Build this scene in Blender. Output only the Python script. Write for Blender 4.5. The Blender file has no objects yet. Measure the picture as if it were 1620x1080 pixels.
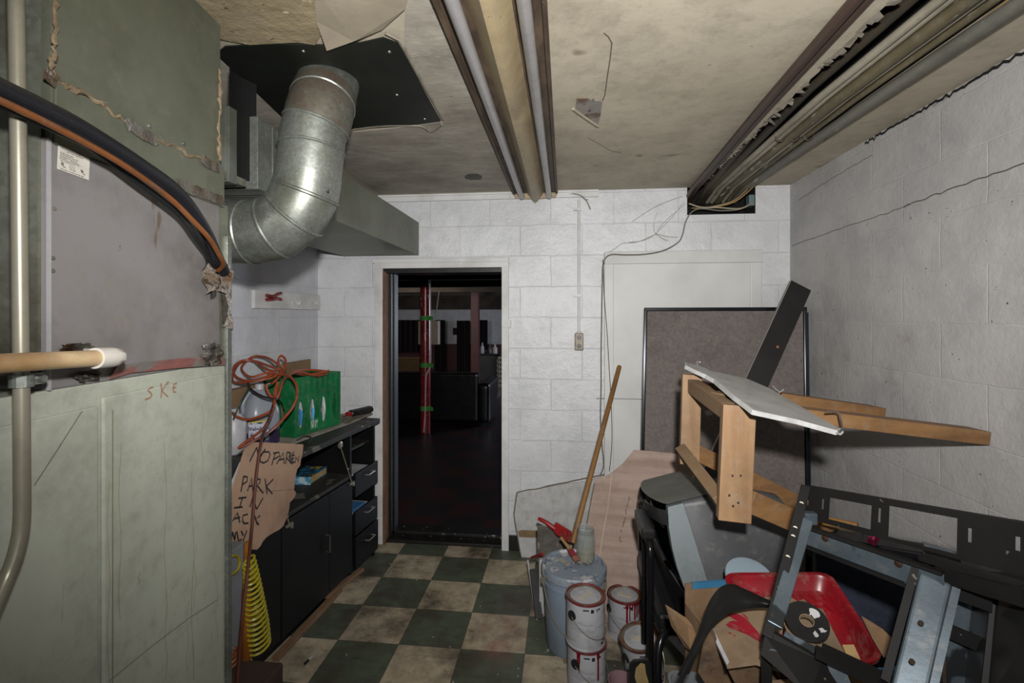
import bpy, bmesh, math, random
from mathutils import Vector, Matrix
random.seed(7)
V = Vector
sc = bpy.context.scene
COL = sc.collection

# ------------------------------------------------------------------ camera
F, YAW, HZ, CAMZ = 765.0, math.radians(6.19), 500.0, 1.55
cam_d = bpy.data.cameras.new('camera')
cam = bpy.data.objects.new('camera', cam_d); COL.objects.link(cam)
cam.location = (0, 0, CAMZ); cam.rotation_euler = (math.radians(90), 0, YAW)
cam_d.sensor_width = 36.0; cam_d.lens = F / 1620 * 36; cam_d.shift_y = -40 / 1620
cam_d.clip_start = 0.02
sc.camera = cam
CS, SN = math.cos(YAW), math.sin(YAW)
def ray(px, py):
    a, b = (px - 810) / F, (HZ - py) / F
    return V((-SN + a * CS, CS + a * SN, b))
O = V((0, 0, CAMZ))
def P(px, py, s): return O + ray(px, py) * s              # a point at depth s
def PX(px, py, X): r = ray(px, py); return O + r * (X / r.x)
def PY(px, py, Y): r = ray(px, py); return O + r * (Y / r.y)
def PZ(px, py, Z): r = ray(px, py); return O + r * ((Z - CAMZ) / r.z)

# room: floor z=0, back wall y=D, right wall x=XR, left wall x=XL
D, XR, XL, H = 3.19, 1.401, -1.70, 2.37
XF = -0.96                                                 # face of the furnace
XC = -1.245                                                # face of the cabinet

# ------------------------------------------------------------------ materials
def lin(c):
    if isinstance(c, str):
        c = [int(c[i:i + 2], 16) / 255 for i in (0, 2, 4)]
        c = [x / 12.92 if x <= .04045 else ((x + .055) / 1.055) ** 2.4 for x in c]
    return (c[0], c[1], c[2], 1)

def mat(name, col, rough=.6, metal=0.0, col2=None, scale=6, lo=.4, hi=.65, stretch=(1, 1, 1), detail=6,
        bump=0.0, bscale=30, bstretch=None, spots=(), spec=.5, emit=0, trans=0, alpha=1, voronoi=None, rot=(0, 0, 0), ior=1.45, grime=.3):
    m = bpy.data.materials.new(name); m.use_nodes = True
    nt = m.node_tree; N, L = nt.nodes, nt.links
    b = N['Principled BSDF']
    b.inputs['Roughness'].default_value = rough; b.inputs['Metallic'].default_value = metal
    b.inputs['Specular IOR Level'].default_value = spec
    b.inputs['IOR'].default_value = ior
    if trans: b.inputs['Transmission Weight'].default_value = trans
    if alpha < 1: b.inputs['Alpha'].default_value = alpha
    tc = N.new('ShaderNodeTexCoord')
    def mp(st, r=(0, 0, 0)):
        x = N.new('ShaderNodeMapping'); x.inputs['Scale'].default_value = st; x.inputs['Rotation'].default_value = r
        L.new(tc.outputs['Object'], x.inputs['Vector']); return x.outputs['Vector']
    def noise(sc_, st, det=6, rgh=.6, r=(0, 0, 0)):
        n = N.new('ShaderNodeTexNoise'); n.inputs['Scale'].default_value = sc_
        n.inputs['Detail'].default_value = det; n.inputs['Roughness'].default_value = rgh
        L.new(mp(st, r), n.inputs['Vector']); return n.outputs['Fac']
    def ramp(fac, a, c):
        r = N.new('ShaderNodeMapRange'); r.inputs['From Min'].default_value = a; r.inputs['From Max'].default_value = c
        L.new(fac, r.inputs['Value']); return r.outputs['Result']
    def mix(fac, a, c):
        x = N.new('ShaderNodeMix'); x.data_type = 'RGBA'
        if fac is not None: L.new(fac, x.inputs['Factor'])
        for v, k in ((a, 'A'), (c, 'B')):
            s = [i for i in x.inputs if i.name == k and i.type == 'RGBA'][0]
            if hasattr(v, 'links'): L.new(v, s)
            else: s.default_value = v
        return [o for o in x.outputs if o.type == 'RGBA'][0]
    out = lin(col)
    if voronoi:
        v = N.new('ShaderNodeTexVoronoi'); v.inputs['Scale'].default_value = voronoi[0]
        L.new(mp(stretch), v.inputs['Vector'])
        bw = N.new('ShaderNodeSeparateColor'); L.new(v.outputs['Color'], bw.inputs['Color'])
        out = mix(bw.outputs['Red'], out, lin(voronoi[1]))
    if col2 is not None:
        out = mix(ramp(noise(scale, stretch, detail, r=rot), lo, hi), out, lin(col2))
    lum = sum(lin(col)[:3]) / 3
    if grime and not trans and alpha == 1:
        out = mix(ramp(noise(4.3, (1, 1, 1), 9, .78), .48, 1.15), out, lin('2b2620') if lum > .03 else lin('0a0908'))
        if lum > .06: out = mix(ramp(noise(23, (1, 1, 1), 5, .7), .52, 1.05), out, lin('7a7468'))
    for c, th, s_, st in spots:
        out = mix(ramp(noise(s_, st, 3, .7), th, th + .04), out, lin(c))
    if hasattr(out, 'links'): L.new(out, b.inputs['Base Color'])
    else: b.inputs['Base Color'].default_value = out
    if emit:
        b.inputs['Emission Color'].default_value = lin(col); b.inputs['Emission Strength'].default_value = emit
    if bump:
        bp = N.new('ShaderNodeBump'); bp.inputs['Strength'].default_value = bump; bp.inputs['Distance'].default_value = .01
        L.new(noise(bscale, bstretch or stretch, 6, .65, rot), bp.inputs['Height']); L.new(bp.outputs['Normal'], b.inputs['Normal'])
    m['_x'] = 0
    return m

def block_wall(name, col, col2, axes, shift, rough=.5, stain='8d8072', stain_lo=.62, jd='8f8f90', bstr=.4, mort=.0035, speck=.735, blotch=.5):
    """painted concrete block: brick grooves as bump, mottled paint, scuffs"""
    m = bpy.data.materials.new(name); m.use_nodes = True
    nt = m.node_tree; N, L = nt.nodes, nt.links; b = N['Principled BSDF']
    tc = N.new('ShaderNodeTexCoord'); sp = N.new('ShaderNodeSeparateXYZ'); cb = N.new('ShaderNodeCombineXYZ')
    g = N.new('ShaderNodeNewGeometry')
    L.new(g.outputs['Position'], sp.inputs[0])
    L.new(sp.outputs[axes[0]], cb.inputs[0]); L.new(sp.outputs[axes[1]], cb.inputs[1])
    mp = N.new('ShaderNodeMapping'); mp.inputs['Location'].default_value = (shift[0], shift[1], 0)
    L.new(cb.outputs[0], mp.inputs['Vector'])
    # slight wobble so that joints are not ruler straight
    wn = N.new('ShaderNodeTexNoise'); wn.inputs['Scale'].default_value = 9; wn.inputs['Detail'].default_value = 4
    L.new(g.outputs['Position'], wn.inputs['Vector'])
    va = N.new('ShaderNodeVectorMath'); va.operation = 'MULTIPLY_ADD'; va.inputs[1].default_value = (.016, .016, 0)
    L.new(wn.outputs['Color'], va.inputs[0]); L.new(mp.outputs[0], va.inputs[2])
    br = N.new('ShaderNodeTexBrick'); br.offset = .5; br.offset_frequency = 2
    br.inputs['Scale'].default_value = 1; br.inputs['Brick Width'].default_value = .4066; br.inputs['Row Height'].default_value = .2033
    br.inputs['Mortar Size'].default_value = mort; br.inputs['Mortar Smooth'].default_value = .6; br.inputs['Bias'].default_value = 0
    L.new(va.outputs[0], br.inputs['Vector'])
    br.inputs['Color1'].default_value = (0, 0, 0, 1); br.inputs['Color2'].default_value = (1, 1, 1, 1); br.inputs['Mortar'].default_value = (.5, .5, .5, 1)
    def noise(s, d=6, r=.6):
        n = N.new('ShaderNodeTexNoise'); n.inputs['Scale'].default_value = s; n.inputs['Detail'].default_value = d; n.inputs['Roughness'].default_value = r
        L.new(g.outputs['Position'], n.inputs['Vector']); return n.outputs['Fac']
    def rng(f, a, c, d=0, e=1):
        r = N.new('ShaderNodeMapRange'); L.new(f, r.inputs['Value'])
        for k, v in (('From Min', a), ('From Max', c), ('To Min', d), ('To Max', e)): r.inputs[k].default_value = v
        return r.outputs['Result']
    def mix(fac, a, c):
        x = N.new('ShaderNodeMix'); x.data_type = 'RGBA'; L.new(fac, x.inputs['Factor'])
        for v, k in ((a, 'A'), (c, 'B')):
            s = [i for i in x.inputs if i.name == k and i.type == 'RGBA'][0]
            if hasattr(v, 'links'): L.new(v, s)
            else: s.default_value = v
        return [o for o in x.outputs if o.type == 'RGBA'][0]
    c = mix(rng(noise(3.0), .42, .62), lin(col), lin(col2))
    c = mix(rng(br.outputs['Color'], 0, 1, 0, .08), c, lin(stain))
    c = mix(rng(noise(7, 9, .75), .5, .7, 0, blotch), c, lin(jd)); c = mix(rng(noise(38, 6, .7), .56, .7, 0, .35), c, lin(jd))
    c = mix(rng(noise(2.3, 8, .7), stain_lo, stain_lo + .12, 0, .55), c, lin(stain))
    # joints: dirt gathers in stretches of the groove
    mm = N.new('ShaderNodeMath'); mm.operation = 'MULTIPLY'
    L.new(br.outputs['Fac'], mm.inputs[0]); L.new(rng(noise(5, 5), .40, .70, .0, .9), mm.inputs[1])
    c = mix(mm.outputs[0], c, lin(jd))
    c = mix(rng(noise(26, 3, .75), speck, speck + .025), c, lin('3c362f'))
    L.new(c, b.inputs['Base Color'])
    b.inputs['Roughness'].default_value = rough
    # bump: groove down, block pores
    ad = N.new('ShaderNodeMath'); ad.operation = 'MULTIPLY_ADD'; ad.inputs[1].default_value = -1.0
    n3 = N.new('ShaderNodeMath'); n3.operation = 'ADD'; L.new(rng(noise(60, 8, .7), .3, .7, 0, .45), n3.inputs[0]); L.new(rng(noise(11, 5, .6), .35, .65, 0, .7), n3.inputs[1])
    L.new(br.outputs['Fac'], ad.inputs[0]); L.new(n3.outputs[0], ad.inputs[2])
    bp = N.new('ShaderNodeBump'); bp.inputs['Strength'].default_value = bstr; bp.inputs['Distance'].default_value = .005
    L.new(ad.outputs[0], bp.inputs['Height']); L.new(bp.outputs[0], b.inputs['Normal'])
    return m

# ------------------------------------------------------------------ mesh builder
def wpos(o):
    p = V((0, 0, 0))
    while o: p += V(o.location); o = o.parent
    return p

def catmull(pts, n=6, closed=False):
    pts = [V(p) for p in pts]; out = []; m = len(pts)
    rngi = range(m if closed else m - 1)
    for i in rngi:
        if closed: a, b, c, d = pts[i - 1], pts[i], pts[(i + 1) % m], pts[(i + 2) % m]
        else: a, b, c, d = pts[max(i - 1, 0)], pts[i], pts[i + 1], pts[min(i + 2, m - 1)]
        for k in range(n):
            t = k / n
            out.append(.5 * ((2 * b) + (c - a) * t + (2 * a - 5 * b + 4 * c - d) * t * t + (3 * b - a - 3 * c + d) * t ** 3))
    if not closed: out.append(pts[-1])
    return out

class MB:
    def __init__(s): s.bm = bmesh.new(); s.sm = False
    def face(s, pts):
        try: return s.bm.faces.new([s.bm.verts.new(V(p)) for p in pts])
        except ValueError: return None
    def hexa(s, a, b):                                     # two quads (4 pts each), matching order
        va = [s.bm.verts.new(V(p)) for p in a]; vb = [s.bm.verts.new(V(p)) for p in b]; n = len(va)
        s.bm.faces.new(va[::-1]); s.bm.faces.new(vb)
        for i in range(n): s.bm.faces.new((va[i], va[(i + 1) % n], vb[(i + 1) % n], vb[i]))
        return s
    def box(s, c, d, rz=0, R=None):
        c = V(c); R = R or Matrix.Rotation(rz, 3, 'Z')
        x, y, z = d[0] / 2, d[1] / 2, d[2] / 2
        q = [(-x, -y), (x, -y), (x, y), (-x, y)]
        return s.hexa([c + R @ V((i, j, -z)) for i, j in q], [c + R @ V((i, j, z)) for i, j in q])
    def bx(s, a, b):                                       # box by two corners
        lo = [min(a[i], b[i]) for i in range(3)]; hi = [max(a[i], b[i]) for i in range(3)]
        return s.box([(lo[i] + hi[i]) / 2 for i in range(3)], [hi[i] - lo[i] for i in range(3)])
    def beam(s, p0, p1, w, h, up=(0, 0, 1)):               # h along `up`, w across
        p0, p1 = V(p0), V(p1); d = (p1 - p0).normalized(); side = d.cross(V(up)).normalized(); u = side.cross(d)
        q = [(-1, -1), (1, -1), (1, 1), (-1, 1)]
        return s.hexa([p0 + side * (i * w / 2) + u * (j * h / 2) for i, j in q], [p1 + side * (i * w / 2) + u * (j * h / 2) for i, j in q])
    def prism(s, pts, t):                                  # polygon pushed along vector t
        return s.hexa(pts, [V(p) + V(t) for p in pts])
    def tube(s, pts, r, n=10, closed=False, caps=True):
        s.sm = True
        pts = [V(p) for p in pts]; m = len(pts); rings = []
        up = V((0, 0, 1)); prev = None
        for i, p in enumerate(pts):
            if closed: t = (pts[(i + 1) % m] - pts[i - 1])
            else: t = pts[min(i + 1, m - 1)] - pts[max(i - 1, 0)]
            if t.length < 1e-9: t = V((0, 0, 1))
            t.normalize()
            if prev is None:
                a = up if abs(t.dot(up)) < .9 else V((1, 0, 0)); x = t.cross(a).normalized()
            else:
                x = prev - t * prev.dot(t)
                x = x.normalized() if x.length > 1e-6 else t.orthogonal().normalized()
            prev = x; y = t.cross(x)
            rr = r[i] if isinstance(r, (list, tuple)) else r
            rings.append([s.bm.verts.new(p + (x * math.cos(2 * math.pi * k / n) + y * math.sin(2 * math.pi * k / n)) * rr) for k in range(n)])
        for i in range(m if closed else m - 1):
            a, b = rings[i], rings[(i + 1) % m]
            for k in range(n): s.bm.faces.new((a[k], a[(k + 1) % n], b[(k + 1) % n], b[k]))
        if caps and not closed: s.bm.faces.new(rings[0][::-1]); s.bm.faces.new(rings[-1])
        return s
    def lathe(s, prof, loc, n=32, R=None, cap=True):
        s.sm = True
        loc = V(loc); R = R or Matrix.Identity(3); rings = []
        for r, z in prof:
            rings.append([s.bm.verts.new(loc + R @ V((r * math.cos(2 * math.pi * k / n), r * math.sin(2 * math.pi * k / n), z))) for k in range(n)])
        for a, b in zip(rings, rings[1:]):
            for k in range(n): s.bm.faces.new((a[k], a[(k + 1) % n], b[(k + 1) % n], b[k]))
        if cap: s.bm.faces.new(rings[0][::-1]); s.bm.faces.new(rings[-1])
        return s
    def ribbon(s, pts, w, nrm):                            # flat stroke on a surface with normal nrm
        pts = [V(p) for p in pts]; nrm = V(nrm).normalized(); L_ = []
        for i, p in enumerate(pts):
            t = (pts[min(i + 1, len(pts) - 1)] - pts[max(i - 1, 0)]).normalized(); d = nrm.cross(t).normalized() * w / 2
            L_.append((s.bm.verts.new(p + d), s.bm.verts.new(p - d)))
        for a, b in zip(L_, L_[1:]): s.bm.faces.new((a[0], a[1], b[1], b[0]))
        return s
    def grid(s, fn, nu, nv, thick=None):
        vs = [[s.bm.verts.new(V(fn(i / nu, j / nv))) for j in range(nv + 1)] for i in range(nu + 1)]
        fs = []
        for i in range(nu):
            for j in range(nv): fs.append(s.bm.faces.new((vs[i][j], vs[i + 1][j], vs[i + 1][j + 1], vs[i][j + 1])))
        s.sm = True
        if thick:
            bmesh.ops.solidify(s.bm, geom=fs, thickness=thick)
        return s
    def holed(s, cells, fn, t):
        """cells: (outer loop 2D, hole loop 2D of the same length or None); fn maps 2D to 3D; pushed along t"""
        t = V(t)
        for out, hole in cells:
            if hole is None:
                s.prism([fn(*p) for p in out], t); continue
            n = len(out); A = [s.bm.verts.new(fn(*p)) for p in out]; B = [s.bm.verts.new(fn(*p)) for p in hole]
            A2 = [s.bm.verts.new(v.co + t) for v in A]; B2 = [s.bm.verts.new(v.co + t) for v in B]
            for i in range(n):
                j = (i + 1) % n
                for q in ((A[i], A[j], B[j], B[i]), (A2[j], A2[i], B2[i], B2[j]), (B[i], B[j], B2[j], B2[i]), (A[j], A[i], A2[i], A2[j])):
                    s.bm.faces.new(q)
        return s
    def build(s, name, m, parent=None, bevel=0, smooth=None, base=True, seg=2, weld=False):
        bm = s.bm
        if weld: bmesh.ops.remove_doubles(bm, verts=bm.verts, dist=1e-5)
        bmesh.ops.recalc_face_normals(bm, faces=bm.faces)
        if bevel:
            es = [e for e in bm.edges if len(e.link_faces) == 2 and e.calc_face_angle(0) > .5]
            bmesh.ops.bevel(bm, geom=es, offset=bevel, segments=seg, affect='EDGES', profile=.6, clamp_overlap=True)
        if parent is not None: off = wpos(parent)
        else:
            xs = [v.co for v in bm.verts]
            lo = V([min(c[i] for c in xs) for i in range(3)]); hi = V([max(c[i] for c in xs) for i in range(3)])
            off = V(((lo.x + hi.x) / 2, (lo.y + hi.y) / 2, lo.z)) if base else V((0, 0, 0))
        for v in bm.verts: v.co -= off
        me = bpy.data.meshes.new(name); bm.to_mesh(me); bm.free()
        if smooth is None: smooth = s.sm
        if smooth:
            me.polygons.foreach_set('use_smooth', [True] * len(me.polygons))
            try: me.set_sharp_from_angle(angle=math.radians(38))
            except Exception: pass
        me.materials.append(m)
        o = bpy.data.objects.new(name, me); COL.objects.link(o)
        if parent is not None: o.parent = parent
        else: o.location = off
        return o

def tag(o, label, cat, group=None, kind=None):
    o['label'] = label; o['category'] = cat
    if group: o['group'] = group
    if kind: o['kind'] = kind
    return o
def thing(name, label, cat, loc, group=None):
    o = bpy.data.objects.new(name, None); COL.objects.link(o); o.location = loc
    o.empty_display_size = .05
    return tag(o, label, cat, group)
def struct(name, mb, m, label=None, **k):
    o = mb.build(name, m, base=False, **k); o['kind'] = 'structure'
    if label: o['label'] = label
    return o
def text_mesh(mb, s, size, org, xd, yd, weight=0):
    cu = bpy.data.curves.new('t', 'FONT'); cu.body = s; cu.size = size; cu.offset = weight
    ob = bpy.data.objects.new('t', cu); COL.objects.link(ob)
    bpy.context.view_layer.update()
    me = bpy.data.meshes.new_from_object(ob.evaluated_get(bpy.context.evaluated_depsgraph_get()))
    bpy.data.objects.remove(ob); bpy.data.curves.remove(cu)
    xd, yd = V(xd).normalized(), V(yd).normalized()
    vs = [mb.bm.verts.new(V(org) + xd * v.co.x + yd * v.co.y) for v in me.vertices]
    for p in me.polygons:
        try: mb.bm.faces.new([vs[i] for i in p.vertices])
        except ValueError: pass
    bpy.data.meshes.remove(me)
    return mb
def jag(a, b, n, amp, seed=1, nrm=None):
    """points from a to b with a torn edge"""
    rnd = random.Random(seed); a, b = V(a), V(b); d = (b - a); k = V(nrm).normalized() if nrm else V((-d.y, d.x, 0)).normalized()
    return [a + d * (i / n) + k * (rnd.uniform(-amp, amp) if 0 < i < n else 0) for i in range(n + 1)]
# ================================================================== SETTING
M_back = block_wall('painted_block_back', 'c6c7c9', 'bbbcbe', ('X', 'Z'), (.284 + .2033, -CAMZ + .2033 * 10), .33, jd='a6a7a9', stain_lo=.66, bstr=.5, mort=.004)
M_left = block_wall('painted_block_left', 'c0c1c6', 'b5b6bc', ('Y', 'Z'), (.1, -CAMZ + .2033 * 10), .5, jd='a5a6aa', stain_lo=.76)
M_right = block_wall('painted_block_right', 'a8a6a4', '9a9898', ('Y', 'Z'), (.05, -CAMZ + .2033 * 10 + .02), .5, stain='7d7264', stain_lo=.60, jd='b2b0ad', bstr=.4, speck=.70)
M_white = mat('white_paint', 'c4c4c2', .5, col2='adaca8', grime=0, scale=5, lo=.45, hi=.7, bump=.15, bscale=25, spots=[('4a443c', .70, 30, (1, 1, 1))])
M_door = mat('door_paint', 'c3c3c0', .5, col2='b2b1ad', scale=3, lo=.4, hi=.75, bump=.05, bscale=12, grime=.0)
M_ceil = mat('ceiling_plaster', 'b0a794', .7, col2='9b9280', scale=1.3, lo=.35, hi=.7, bump=.22, bscale=7, spots=[('776e5d', .66, 2.4, (1, 1, 1)), ('aaa496', .70, 12, (1, 2.2, 1)), ('5f5848', .74, 20, (1, 1, 1))])
M_ceil_old = mat('old_lumpy_plaster', '94866a', .9, col2='7c6f55', scale=5, lo=.35, hi=.7, bump=.9, bscale=12, spots=[('30291f', .66, 26, (1, 2, 1)), ('b0a78f', .66, 16, (1, 1, 1))])
M_black = mat('black_paint', '161616', .45, col2='0d0d0d', scale=6, bump=.1, bscale=20, spots=[('a9a59d', .735, 30, (1, 1, 1))])
M_dark = mat('dark_void', '0b0a09', .9)
M_rawwood = mat('raw_door_jamb', '6b4a32', .7, col2='513621', scale=8, stretch=(4, 4, .5), bump=.2, bscale=20)
M_cove = mat('black_cove_base', '131313', .4, spots=[('7d7a74', .7, 30, (1, 1, 1))])

def floor_mat(name, c1, c2, tx, ty, ox, oy, dirt, dlo, dhi, rough, flip=0, red=True):
    m = bpy.data.materials.new(name); m.use_nodes = True
    nt = m.node_tree; N, L = nt.nodes, nt.links; b = N['Principled BSDF']
    g = N.new('ShaderNodeNewGeometry'); mp = N.new('ShaderNodeMapping')
    mp.inputs['Location'].default_value = (-ox / tx, -oy / ty, .5); mp.inputs['Scale'].default_value = (1 / tx, 1 / ty, 0)
    L.new(g.outputs['Position'], mp.inputs['Vector'])
    ck = N.new('ShaderNodeTexChecker'); ck.inputs['Scale'].default_value = 1; L.new(mp.outputs[0], ck.inputs['Vector'])
    ck.inputs['Color1'].default_value = lin(c1 if not flip else c2); ck.inputs['Color2'].default_value = lin(c2 if not flip else c1)
    def noise(s, d=6, r=.6, st=(1, 1, 1)):
        k = N.new('ShaderNodeMapping'); k.inputs['Scale'].default_value = st; L.new(g.outputs['Position'], k.inputs['Vector'])
        n = N.new('ShaderNodeTexNoise'); n.inputs['Scale'].default_value = s; n.inputs['Detail'].default_value = d; n.inputs['Roughness'].default_value = r
        L.new(k.outputs[0], n.inputs['Vector']); return n.outputs['Fac']
    def rng(f, a, c, d=0, e=1):
        r = N.new('ShaderNodeMapRange'); L.new(f, r.inputs['Value'])
        for k, v in (('From Min', a), ('From Max', c), ('To Min', d), ('To Max', e)): r.inputs[k].default_value = v
        return r.outputs['Result']
    def mix(fac, a, c):
        x = N.new('ShaderNodeMix'); x.data_type = 'RGBA'; L.new(fac, x.inputs['Factor'])
        for v, k in ((a, 'A'), (c, 'B')):
            s = [i for i in x.inputs if i.name == k and i.type == 'RGBA'][0]
            if hasattr(v, 'links'): L.new(v, s)
            else: s.default_value = v
        return [o for o in x.outputs if o.type == 'RGBA'][0]
    # per-tile seams
    br = N.new('ShaderNodeTexBrick'); br.offset = 0; br.inputs['Scale'].default_value = 1
    br.inputs['Brick Width'].default_value = 1; br.inputs['Row Height'].default_value = 1; br.inputs['Mortar Size'].default_value = .008; br.inputs['Mortar Smooth'].default_value = .3
    L.new(mp.outputs[0], br.inputs['Vector'])
    c = mix(rng(noise(14, 6, .7), .42, .7, 0, .45), ck.outputs['Color'], lin(dirt))
    c = mix(rng(noise(2.6, 7, .68), dlo, dhi, 0, .85), c, lin(dirt))
    c = mix(rng(noise(9, 8, .8, (1, 2.2, 1)), .56, .64, 0, .55), c, lin('2a241d'))
    if red:
        # worn red paint stain on one tile
        dm = N.new('ShaderNodeMapping'); dm.inputs['Location'].default_value = (.311 * 5.0, -2.305 * 3.2, 0); dm.inputs['Scale'].default_value = (5.0, 3.2, 0); 
        L.new(g.outputs['Position'], dm.inputs['Vector'])
        ln = N.new('ShaderNodeVectorMath'); ln.operation = 'LENGTH'; L.new(dm.outputs[0], ln.inputs[0])
        r1 = rng(ln.outputs['Value'], .2, .75, 1, 0); r2 = rng(noise(8, 6, .7), .42, .62, 0, .6)
        k = N.new('ShaderNodeMath'); k.operation = 'MULTIPLY'; L.new(r1, k.inputs[0]); L.new(r2, k.inputs[1])
        c = mix(k.outputs[0], c, lin('8a4a48'))
    c = mix(rng(br.outputs['Fac'], 0, 1, 0, .5), c, lin('211d18'))
    c = mix(rng(noise(55, 2, .5), .775, .79), c, lin('b4b0a6'))
    L.new(c, b.inputs['Base Color']); b.inputs['Roughness'].default_value = rough
    bp = N.new('ShaderNodeBump'); bp.inputs['Strength'].default_value = .25; bp.inputs['Distance'].default_value = .004
    L.new(noise(18, 8, .7), bp.inputs['Height']); L.new(bp.outputs[0], b.inputs['Normal'])
    return m
M_floor = floor_mat('checker_tile', 'ac9f87', '505949', .299, .28, -.480, 2.494, '3a3127', .46, .64, .5, flip=0)
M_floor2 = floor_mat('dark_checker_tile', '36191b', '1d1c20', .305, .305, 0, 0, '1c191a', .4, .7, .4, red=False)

b = MB().bx((XL - .1, -1.2, -.1), (XR + .1, D + .2, 0)); struct('floor', b, M_floor)
dX0, dX1, dZ = PY(604, 600, D).x, PY(797, 600, D).x, PY(700, 424, D).z
h0, h1 = PY(1087, 340, D), PY(1195, 298, D)
T = .2
b = MB()
b.bx((XL - .1, D, 0), (dX0, D + T, 2.5)); b.bx((dX0, D, dZ), (dX1, D + T, 2.5)); b.bx((dX1, D, 0), (h0.x, D + T, 2.5))
b.bx((h0.x, D, 0), (h1.x, D + T, h0.z)); b.bx((h0.x, D, h1.z + .08), (h1.x, D + T, 2.5)); b.bx((h1.x, D, 0), (XR + .1, D + T, 2.5))
struct('wall_back', b, M_back)
struct('wall_left', MB().bx((XL - .1, -1.2, 0), (XL, D, 2.5)), M_left)
struct('wall_right', MB().bx((XR, -1.2, 0), (XR + .1, D, 2.5)), M_right)

# ceiling: plaster with an open slot over the pipe run; torn left edge, recess above
SX0, SX1 = .852, 1.165
b = MB()
edge = jag((SX0, -1.2, H), (SX0, D, H), 90, .012, 3)
b.prism([(XL - .1, -1.2, H)] + edge + [(XL - .1, D, H)], (0, 0, .03))
b.bx((SX1, -1.2, H), (XR + .1, D, H + .03))
struct('ceiling', b, M_ceil)
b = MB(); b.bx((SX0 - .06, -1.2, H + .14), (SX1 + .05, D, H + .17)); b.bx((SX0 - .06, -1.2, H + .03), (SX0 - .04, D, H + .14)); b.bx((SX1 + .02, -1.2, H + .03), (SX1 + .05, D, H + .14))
struct('trim_1', b, mat('recess_shade', '14100d', .95, col2='0b0907', scale=8), 'recess above the torn ceiling slot, coloured near-black for its shade')  # the slot's inner shade is put into this near-black colour
# torn plaster curls along the slot
rnd = random.Random(5); b = MB()
for i in range(85):
    if rnd.random() < .35: continue
    y = .75 + 2.4 * i / 85 + rnd.uniform(-.01, .01); x = SX0 + rnd.uniform(-.012, .006)
    l = rnd.uniform(.006, .02) * (2 if rnd.random() < .12 else 1); w = rnd.uniform(.01, .05)
    b.prism([(x - .01, y, H - .001), (x - .01, y + w, H - .001), (x + l * .5, y + w * .8, H - l * rnd.uniform(.2, .8)), (x + l * .45, y + w * .2, H - l * rnd.uniform(.3, .9))], (0, .001, .002))
M_peel = mat('peeling_paint', '807a6e', .8, col2='6b6559', scale=10)
struct('trim_2', b, M_peel, 'peeling paint curls along the edge of the ceiling slot')

b = MB(); rr0 = random.Random(31)
def wl(pts, w, j):
    pp = catmull([PX(x, y, XR - .0015) for x, y in pts], 8); b.ribbon([p + V((0, 0, rr0.uniform(-j, j))) for p in pp], w, (-1, 0, 0))
wl(((1253, 388), (1330, 361), (1400, 338), (1440, 322)), .003, .003); wl(((1430, 327), (1480, 308), (1560, 279), (1640, 250)), .0045, .004); wl(((1262, 318), (1300, 292), (1340, 268), (1380, 245)), .0025, .003); wl(((1475, 168), (1530, 132), (1580, 100)), .0025, .004)
struct('trim_14', b, mat('wall_crack', '4f4a43', .9), 'thin dark cracks along the joints of the right wall')
b = MB(); pp = catmull([PX(x, y, XR - .002) for x, y in ((1368, 212), (1385, 203), (1400, 197), (1440, 172), (1475, 150), (1520, 122), (1570, 90), (1640, 44))], 8)
for p in pp: p.z = H - .004 - abs(rr0.gauss(0, .006))
b.ribbon(pp, .010, (-1, 0, 0)); struct('trim_15', b, M_dark, 'ragged dark gap between the ceiling and the right wall')

# thin moulding between ceiling and back wall
b = MB(); b.bx((PY(600, 310, D).x, D - .018, H - .045), (PY(947, 310, D).x, D, H)); b.bx((PY(600, 310, D).x, D - .028, H - .014), (PY(947, 310, D).x, D, H))
struct('trim_3', b, M_white, 'thin white moulding under the ceiling above the doorway', bevel=.003)

# door casing, jambs, threshold
cw = .055
b = MB()
b.bx((dX0 - cw + .012, D - .02, 0), (dX0 + .012, D, dZ + .06)); b.bx((dX1 - .012, D - .02, 0), (dX1 + .035, D, dZ + .06))
b.bx((dX0 - cw + .012, D - .022, dZ), (dX1 + .035, D, dZ + .065)); b.bx((dX0 - cw, D - .03, dZ + .035), (dX1 + .03, D, dZ + .062))
b.bx((dX1 - .012, D - .022, PY(803, 518, D).z), (dX1 + .05, D - .002, PY(803, 506, D).z)); struct('trim_4', b, M_white, 'chipped white casing around the doorway', bevel=.003)
b = MB(); b.bx((dX0 - .002, D - .012, 0), (dX0 + .03, D + .06, dZ - .02)); struct('trim_5', b, M_rawwood, 'bare brown wood strip inside the left of the doorway', bevel=.002)
b = MB(); b.bx((dX0, D + .06, 0), (dX0 + .045, D + T, dZ)); b.bx((dX1 - .01, D + .02, 0), (dX1 + .0, D + T, dZ)); b.bx((dX0, D + .005, dZ - .03), (dX1, D + T, dZ)); b.bx((dX0 + .03, D + .10, 0), (dX0 + .055, D + .13, dZ))
struct('trim_6', b, M_black, 'black chipped jamb of the doorway', bevel=.002)
b = MB(); b.bx((dX0, D + .01, 0), (dX1, D + T + .03, .022)); b.bx((dX0, D + .1, .022), (dX1, D + T + .02, .045)); struct('trim_7', b, mat('sill_black', '1b1917', .5, col2='100f0e', scale=8, spots=[('8f8b84', .66, 18, (1, 2, 1)), ('c0bdb6', .70, 40, (1, 1, 1))]), 'scuffed black door sill', bevel=.004)
b = MB(); q0, q1 = PY(798, 860, D), PY(826, 860, D); b.bx((q0.x, D - .012, 0), (q1.x + .9, D, .1)); struct('baseboard_back', b, M_cove, bevel=.003)

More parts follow.
